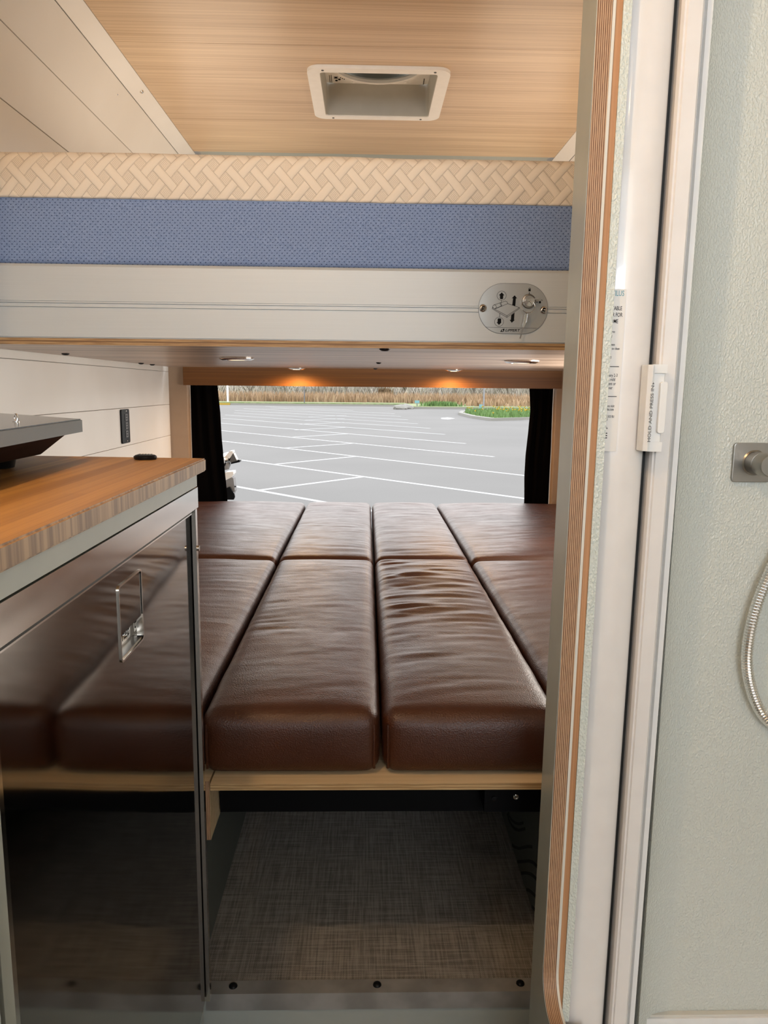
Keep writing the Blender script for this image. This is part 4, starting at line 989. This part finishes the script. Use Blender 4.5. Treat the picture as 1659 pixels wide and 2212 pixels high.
# ------------------------------------------------------------------ outside: rear door, bike rack
dr = thing('rear_door', 'open rear van door seen edge-on beside the left curtain', 'van door', (-0.76, 4.1, -0.9))
def alng(v): # local x: across, y: along the opened door
    d = Vector((-0.1990, 0.980)); n2 = Vector((0.980, 0.1990)); p_ = Vector((-0.704, 3.685)) + d * v.y + n2 * v.x
    return Vector((p_.x, p_.y, v.z))
bm = nb(); box(bm, -0.03, 0.0, 0, 0.75, -0.25, 0.75, xf=alng); obj('upper_panel', bm, MT['vanpaint'], dr)
bm = nb(); box(bm, -0.085, -0.055, 0, 0.75, -1.2, -0.26, xf=alng); obj('lower_panel', bm, MT['vanbody'], dr)
rk = thing('bike_rack', 'silver and black bike rack clamp outside the rear opening', 'bike rack', (-0.70, 3.9, -0.62))
YB = 3.90
def ub(u, v, y=YB): return unproj(440 + u / 5.184, 820 + v / 5.184, 1, y)
def poly(pts, y0, y1, nm, mat, bev=0.0):
    bm = nb(); prism(bm, [(ub(u, v).x, ub(u, v).z) for u, v in pts], 'y', y0, y1); obj(nm, bm, MT[mat], rk, bevel=bev)
poly([(255, 850), (300, 795), (335, 792), (340, 815), (300, 880), (262, 868)], YB - 0.03, YB + 0.03, 'clamp_arm', 'white2', 0.002)
poly([(330, 830), (345, 822), (380, 895), (375, 925), (318, 938), (300, 905)], YB - 0.025, YB + 0.025, 'clamp_jaw', 'nickel', 0.002)
poly([(312, 942), (318, 922), (380, 905), (405, 888), (415, 898), (415, 918)], YB - 0.028, YB + 0.02, 'rubber_pad', 'black', 0.002)
c_ = ub(250, 895); bm = nb(); cyl(bm, (c_.x - 0.02, YB - 0.05, c_.z), (c_.x + 0.012, YB + 0.03, c_.z + 0.01), 0.027, n=24); obj('tube', bm, MT['chrome'], rk, smooth=True)
c_ = ub(215, 925); bm = nb(); lathe(bm, (c_.x, YB - 0.045, c_.z), (0.3, -1, 0), [(0.0, 0.0), (0.022, 0.0), (0.022, 0.012), (0.014, 0.016), (0, 0.016)], 24); obj('knob', bm, MT['black'], rk, smooth=True)
c_ = ub(238, 960); bm = nb(); lathe(bm, (c_.x, YB, c_.z), (0.1, 0, -1), [(0, -0.02), (0.026, -0.02), (0.030, 0.0), (0.018, 0.022), (0, 0.024)], 24); obj('collar', bm, MT['polegrey'], rk, smooth=True)
poly([(235, 1060), (260, 1030), (345, 1020), (348, 1050), (325, 1085), (240, 1130)], YB - 0.04, YB + 0.04, 'tray', 'white2', 0.002)
poly([(240, 1130), (322, 1085), (345, 1095), (362, 1235), (330, 1300), (262, 1300)], YB - 0.035, YB + 0.03, 'bracket', 'polegrey', 0.002)
poly([(275, 1200), (310, 1185), (360, 1260), (368, 1300), (355, 1330), (275, 1330)], YB - 0.05, YB - 0.036, 'strap_buckle', 'black', 0.002)
poly([(345, 1180), (370, 1184), (370, 1196), (350, 1200)], YB - 0.03, YB - 0.01, 'lever', 'black', 0)
poly([(188, 780), (200, 780), (212, 850), (195, 860)], YB - 0.01, YB + 0.01, 'strap', 'polegrey', 0)
c_ = ub(230, 1330); bm = nb(); cyl(bm, (c_.x, YB, c_.z - 0.45), (c_.x - 0.03, YB, c_.z + 0.30), 0.012, n=12); obj('upright', bm, MT['polegrey'], rk)

# ------------------------------------------------------------------ parking lot
GZ = -1.73
gr = obj('ground', bx(-120, 120, -20, 150, GZ - 0.3, GZ), MT['asphalt'], kind='structure')
def pline(a, b, wd=0.11, dz=0.0):
    a = Vector(a); b = Vector(b); d = (b - a).normalized(); n2 = Vector((-d.y, d.x)) * wd / 2
    bm = nb(); prism(bm, [tuple(a + n2), tuple(b + n2), tuple(b - n2), tuple(a - n2)], 'z', GZ - 0.001, GZ + 0.004 + dz)
    obj('painted_line', bm, MT['line'], gr)
pline((-3.6, 14.85), (0.9, 9.9)); pline((-4.2, 19.7), (3.5, 11.05))
for (x, y, L, s_) in ((3.55, 15.05, 9.3, 1.19), (3.33, 19.75, 9.6, 1.21), (3.21, 24.5, 10.4, 1.235), (3.04, 29.37, 10.9, 1.22), (2.85, 33.9, 11.5, 1.2), (2.6, 38.2, 11.4, 1.2), (2.35, 42.9, 12, 1.2), (2.2, 48.0, 12, 1.2), (2.0, 53.0, 10, 1.2), (-1, 60.0, 8, 1.2)):
    pline((x, y), (x - L, y + L * s_), 0.11 if y < 40 else 0.14)
for (a, b) in (((-1.82, 12.86), (-0.03, 15.0)), ((-2.02, 17.37), (-0.19, 19.56)), ((-2.40, 21.98), (-0.34, 24.2)), ((-2.54, 27.0), (-0.66, 29.23)), ((-2.9, 31.6), (-0.9, 34.0)), ((-3.1, 36.5), (-1.1, 38.9)), ((-3.3, 41.2), (-1.2, 43.8)), ((-3.4, 46), (-1.2, 48.7))): pline(a, b, 0.11, 0.002)
for (a, b) in (((8.0, 50), (9.0, 44)), ((9.0, 44), (12.5, 46))): pline(a, b, 0.08)
bm = nb(); prism(bm, [(4.7, 43.8), (5.3, 45.6), (5.0, 47.0), (4.5, 46.0), (4.4, 44.5)], 'z', GZ, GZ + 0.003); obj('painted_arrow', bm, MT['line'], gr)

bm = bx(-110, 4.0, 74.0, 74.5, GZ - 0.1, GZ + 0.16); box(bm, 4.0, 100, 66.0, 66.4, GZ - 0.1, GZ + 0.16); box(bm, 3.6, 4.0, 66.0, 74.4, GZ - 0.1, GZ + 0.16)
kb = obj('kerb', bm, MT['kerb'], kind='structure')
tagit(obj('yellow_kerb_end', bx(-14.6, -12.9, 73.95, 74.55, GZ - 0.05, GZ + 0.17), MT['kerby'], kb), 'yellow painted length of kerb')
bm = bx(-110, 4.0, 74.6, 150, GZ - 0.1, GZ + 0.26); box(bm, 4.0, 110, 66.4, 150, GZ - 0.1, GZ + 0.20); obj('grass_verge', bm, MT['grass'], kind='structure')
# planting island
isl = [(6.3, 52.3), (6.35, 46.0), (6.9, 42.3), (8.6, 43.6), (13.0, 47.5), (20.0, 53.5), (20.0, 58.0), (7.0, 56.5)]
t = thing('planting_island', 'kerbed island of green planting with yellow flowers at the right', 'planting island', (11, 50, GZ))
ic = Vector((11.5, 51)); 
def shr(pts, k): return [tuple(ic + (Vector(p) - ic) * k) for p in pts]
bm = nb(); ringplate(bm, isl, shr(isl, 0.94), fn, GZ - 0.02, GZ + 0.15); obj('kerb_ring', bm, MT['kerb'], t)
bm = nb(); prism(bm, shr(isl, 0.945), 'z', GZ, GZ + 0.10); obj('soil', bm, MT['grass'], t)
def inpoly(x, y, P):
    c_ = False
    for (xa, ya), (xb, yb) in zip(P, P[1:] + P[:1]):
        if (ya > y) != (yb > y) and x < (xb - xa) * (y - ya) / (yb - ya) + xa: c_ = not c_
    return c_
def blades(n, sampler, hmin, hmax, wd, mat, name, parent=None, lean=0.3, **k):
    bm = nb()
    for _ in range(n):
        x, y, zb_ = sampler(); h_ = random.uniform(hmin, hmax); a = random.uniform(0, 2 * PI); lx, ly = random.uniform(-lean, lean) * h_, random.uniform(-lean, lean) * h_
        w_ = wd * random.uniform(0.6, 1.3); ca, sa = math.cos(a) * w_, math.sin(a) * w_
        v = [bm.verts.new((x - ca, y - sa, zb_)), bm.verts.new((x + ca, y + sa, zb_)), bm.verts.new((x + lx * .4 + ca * .8, y + ly * .4 + sa * .8, zb_ + h_ * .6)), bm.verts.new((x + lx * .4 - ca * .8, y + ly * .4 - sa * .8, zb_ + h_ * .6)), bm.verts.new((x + lx, y + ly, zb_ + h_))]
        bm.faces.new((v[0], v[1], v[2], v[3])); bm.faces.new((v[3], v[2], v[4]))
    return obj(name, bm, mat, parent, **k)
ip = shr(isl, 0.92)
def s_isl():
    while True:
        x, y = random.uniform(6, 20), random.uniform(42, 58)
        if inpoly(x, y, ip): return x, y, GZ + 0.09
blades(5000, s_isl, 0.12, 0.42, 0.035, MT['leaf'], 'foliage', t, kind='stuff')
bm = nb()
for k in range(170):
    x, y, z = s_isl(); z += random.uniform(0.3, 0.45)
    if not (9 < x < 14) and random.random() < 0.6: continue
    lathe(bm, (x, y, z), (random.uniform(-.5, .5), -1, 0.3), [(0.0, 0.0), (0.055, 0.01), (0.035, 0.05)], 6)
obj('flowers', bm, MT['yellow'], t, kind='stuff')
def s_band(x0, x1, y0, y1, zb_=GZ + 0.1): return lambda: (random.uniform(x0, x1), random.uniform(y0, y1), zb_)
tagit(blades(24000, lambda: (random.uniform(-50, 55), random.uniform(79, 85.5), GZ + 0.1), 0.5, 1.35, 0.045, MT['dry'], 'dry_reeds'), 'pale brown dry reeds beyond the car park kerb', 'reeds', kind='stuff')
tagit(blades(2600, lambda: (random.uniform(9, 60), random.uniform(69, 76), GZ + 0.1), 0.3, 0.9, 0.10, MT['dry'], 'dry_tussocks'), 'straw coloured tussocks behind the right-hand kerb', 'grass', kind='stuff')
tagit(blades(34000, lambda: (random.uniform(-75, 80), random.uniform(95, 114), GZ), 1.6, 4.8, 0.05, MT['thicket'], 'bare_thicket', lean=0.9), 'grey leafless thicket in the far background', 'thicket', kind='stuff')
tagit(blades(900, lambda: (random.gauss(6.6, 0.7), random.uniform(68, 69.3), GZ + 0.1), 0.2, 0.6, 0.06, MT['leaf'], 'green_tuft'), 'low green shrub behind the kerb near the sign', 'shrub', kind='stuff')
# bare trees
def tree(x, y, h_, seed, label, mat='bark', spread=1.0):
    rnd = random.Random(seed); t_ = thing('bare_tree', label, 'tree', (x, y, GZ + 0.1), 'leafless trees beyond the car park')
    tr = nb(); br__ = nb()
    def branch(bm, p, d, L, r_, lev):
        n = 3; pts = [p]
        for i in range(n):
            d = (d + Vector((rnd.uniform(-.25, .25), rnd.uniform(-.25, .25), rnd.uniform(-.05, .2)))).normalized(); p = p + d * L / n; pts.append(p)
        tube(bm, pts, lambda i: r_ * (1 - 0.55 * i / n), 5 if lev < 2 else 3)
        if lev < 4:
            for k in range(3 if lev > 0 else 5):
                q_ = pts[rnd.randint(1, n)]; a = rnd.uniform(0, 2 * PI); e = rnd.uniform(0.5, 1.1) * spread
                nd = (d + Vector((math.cos(a) * e, math.sin(a) * e, rnd.uniform(-0.1, 0.4)))).normalized()
                branch(br__, q_, nd, L * rnd.uniform(0.55, 0.75), r_ * 0.5, lev + 1)
    branch(tr, Vector((x, y, GZ + 0.08)), Vector((0, 0, 1)), h_ * 0.38, h_ * 0.022, 0)
    obj('trunk', tr, MT[mat], t_); obj('branches', br__, MT[mat], t_)
tr_ = [(-13.5, 90, 4.6, 'leafless tree behind the left lamp post'), (-9.0, 89.5, 5.2, 'spreading leafless tree right of the left lamp post'), (-5.2, 90, 5.0, 'leafless tree left of the dark thin post'), (-2.2, 89.5, 5.3, 'twin-stemmed leafless tree just right of the dark thin post'),
       (0.8, 90, 5.0, 'leafless tree above the middle parking lines'), (4.4, 89.5, 5.6, 'leafless tree left of the teal sign'), (8.2, 90, 5.0, 'leafless tree directly behind the teal sign'), (12.4, 90, 5.2, 'leafless tree left of the right lamp post'), (16.5, 89.5, 5.6, 'leafless tree behind the planting island'), (20.0, 90, 4.8, 'leafless tree by the right black curtain')]
for i, (x, y, h_, lb) in enumerate(tr_): tree(x, y, h_, 30 + i, lb)
t = thing('brown_cedar', 'small brown evergreen bush among the leafless trees', 'bush', (2.2, 88.5, GZ))
obj('foliage', blades(700, lambda: (random.gauss(2.2, 0.35), 88.5 + random.gauss(0, .3), GZ + random.uniform(0.2, 1.0)), 0.3, 1.0, 0.10, MT['cedar'], 'x').data.name and bx(2.17, 2.23, 88.47, 88.53, GZ, GZ + 1.2), MT['bark'], t)
fx_ = bpy.data.objects['x']; fx_.name = 'foliage'; fx_.parent = t; fx_.location = Vector(fx_.location) - Vector(t.location)
for o_ in t.children:
    if o_ is not fx_: o_.name = 'trunk'
def post(u, vb, y, wpx, h_, mat, nm, label, cat):
    p_ = unproj(u, vb, 1, y); r_ = wpx / 1654 * y / 2
    t_ = thing(nm, label, cat, (p_.x, y, GZ)); bm = nb(); cyl(bm, (p_.x, y, GZ), (p_.x, y, GZ + h_), r_, r_ * 0.8, 12); obj('pole', bm, MT[mat], t_, smooth=True)
    return t_, p_
t_, p_ = post(492, 866, 76, 4.2, 7.5, 'white2', 'lamp_post', 'pale lamp post at the far left beyond the kerb', 'lamp post')
bm = nb(); box(bm, p_.x - 0.25, p_.x + 0.9, 75.8, 76.2, GZ + 7.4, GZ + 7.55); obj('lamp_head', bm, MT['white2'], t_)
t_, p_ = post(657.5, 875, 75, 2.6, 3.2, 'socket', 'sign_post', 'thin dark post beyond the kerb left of centre', 'post')
bm = nb(); box(bm, p_.x - 0.2, p_.x + 0.2, 74.95, 74.99, GZ + 2.6, GZ + 3.1); obj('sign_plate', bm, MT['polegrey'], t_)
t_, p_ = post(1044.5, 886, 62, 3.4, 7.0, 'polegrey', 'lamp_post', 'grey lamp post behind the planting island', 'lamp post')
bm = nb(); box(bm, p_.x - 0.9, p_.x + 0.2, 61.8, 62.2, GZ + 6.9, GZ + 7.05); obj('lamp_head', bm, MT['polegrey'], t_)
def smallsign(u, v, y, wpx, hpx, label):
    p_ = unproj(u, v, 1, y); k = y / 1654; t_ = thing('small_sign', label, 'sign', (p_.x, y, GZ))
    bm = bx(p_.x - wpx * k / 2, p_.x + wpx * k / 2, y - 0.03, y, p_.z - hpx * k / 2, p_.z + hpx * k / 2); obj('sign_board', bm, MT['teal'], t_)
    bm = nb(); cyl(bm, (p_.x, y + 0.03, GZ), (p_.x, y + 0.03, p_.z), 0.035, n=8); obj('post', bm, MT['polegrey'], t_)
smallsign(901, 868, 67.2, 10, 6, 'small teal sign on a post behind the kerb')
smallsign(1038.5, 878, 60.5, 7, 9, 'small teal sign beside the grey lamp post')
for k, (u, y, lb) in enumerate(((866, 64, 'pale boulder at the kerb corner, left one'), (877, 65.5, 'pale boulder at the kerb corner, right one'))):
    p_ = unproj(u, 885, 1, y); bm = nb(); bmesh.ops.create_icosphere(bm, subdivisions=2, radius=0.5)
    for v in bm.verts: v.co = Vector((v.co.x * 1.3, v.co.y, v.co.z * 0.6)) * (1 + 0.25 * noise.noise(v.co * 3 + Vector((k, 0, 0)))) + Vector((p_.x, y, GZ + 0.12))
    tagit(obj('boulder', bm, MT['kerb'], smooth=False), lb, 'boulder', 'pale boulders at the kerb corner')
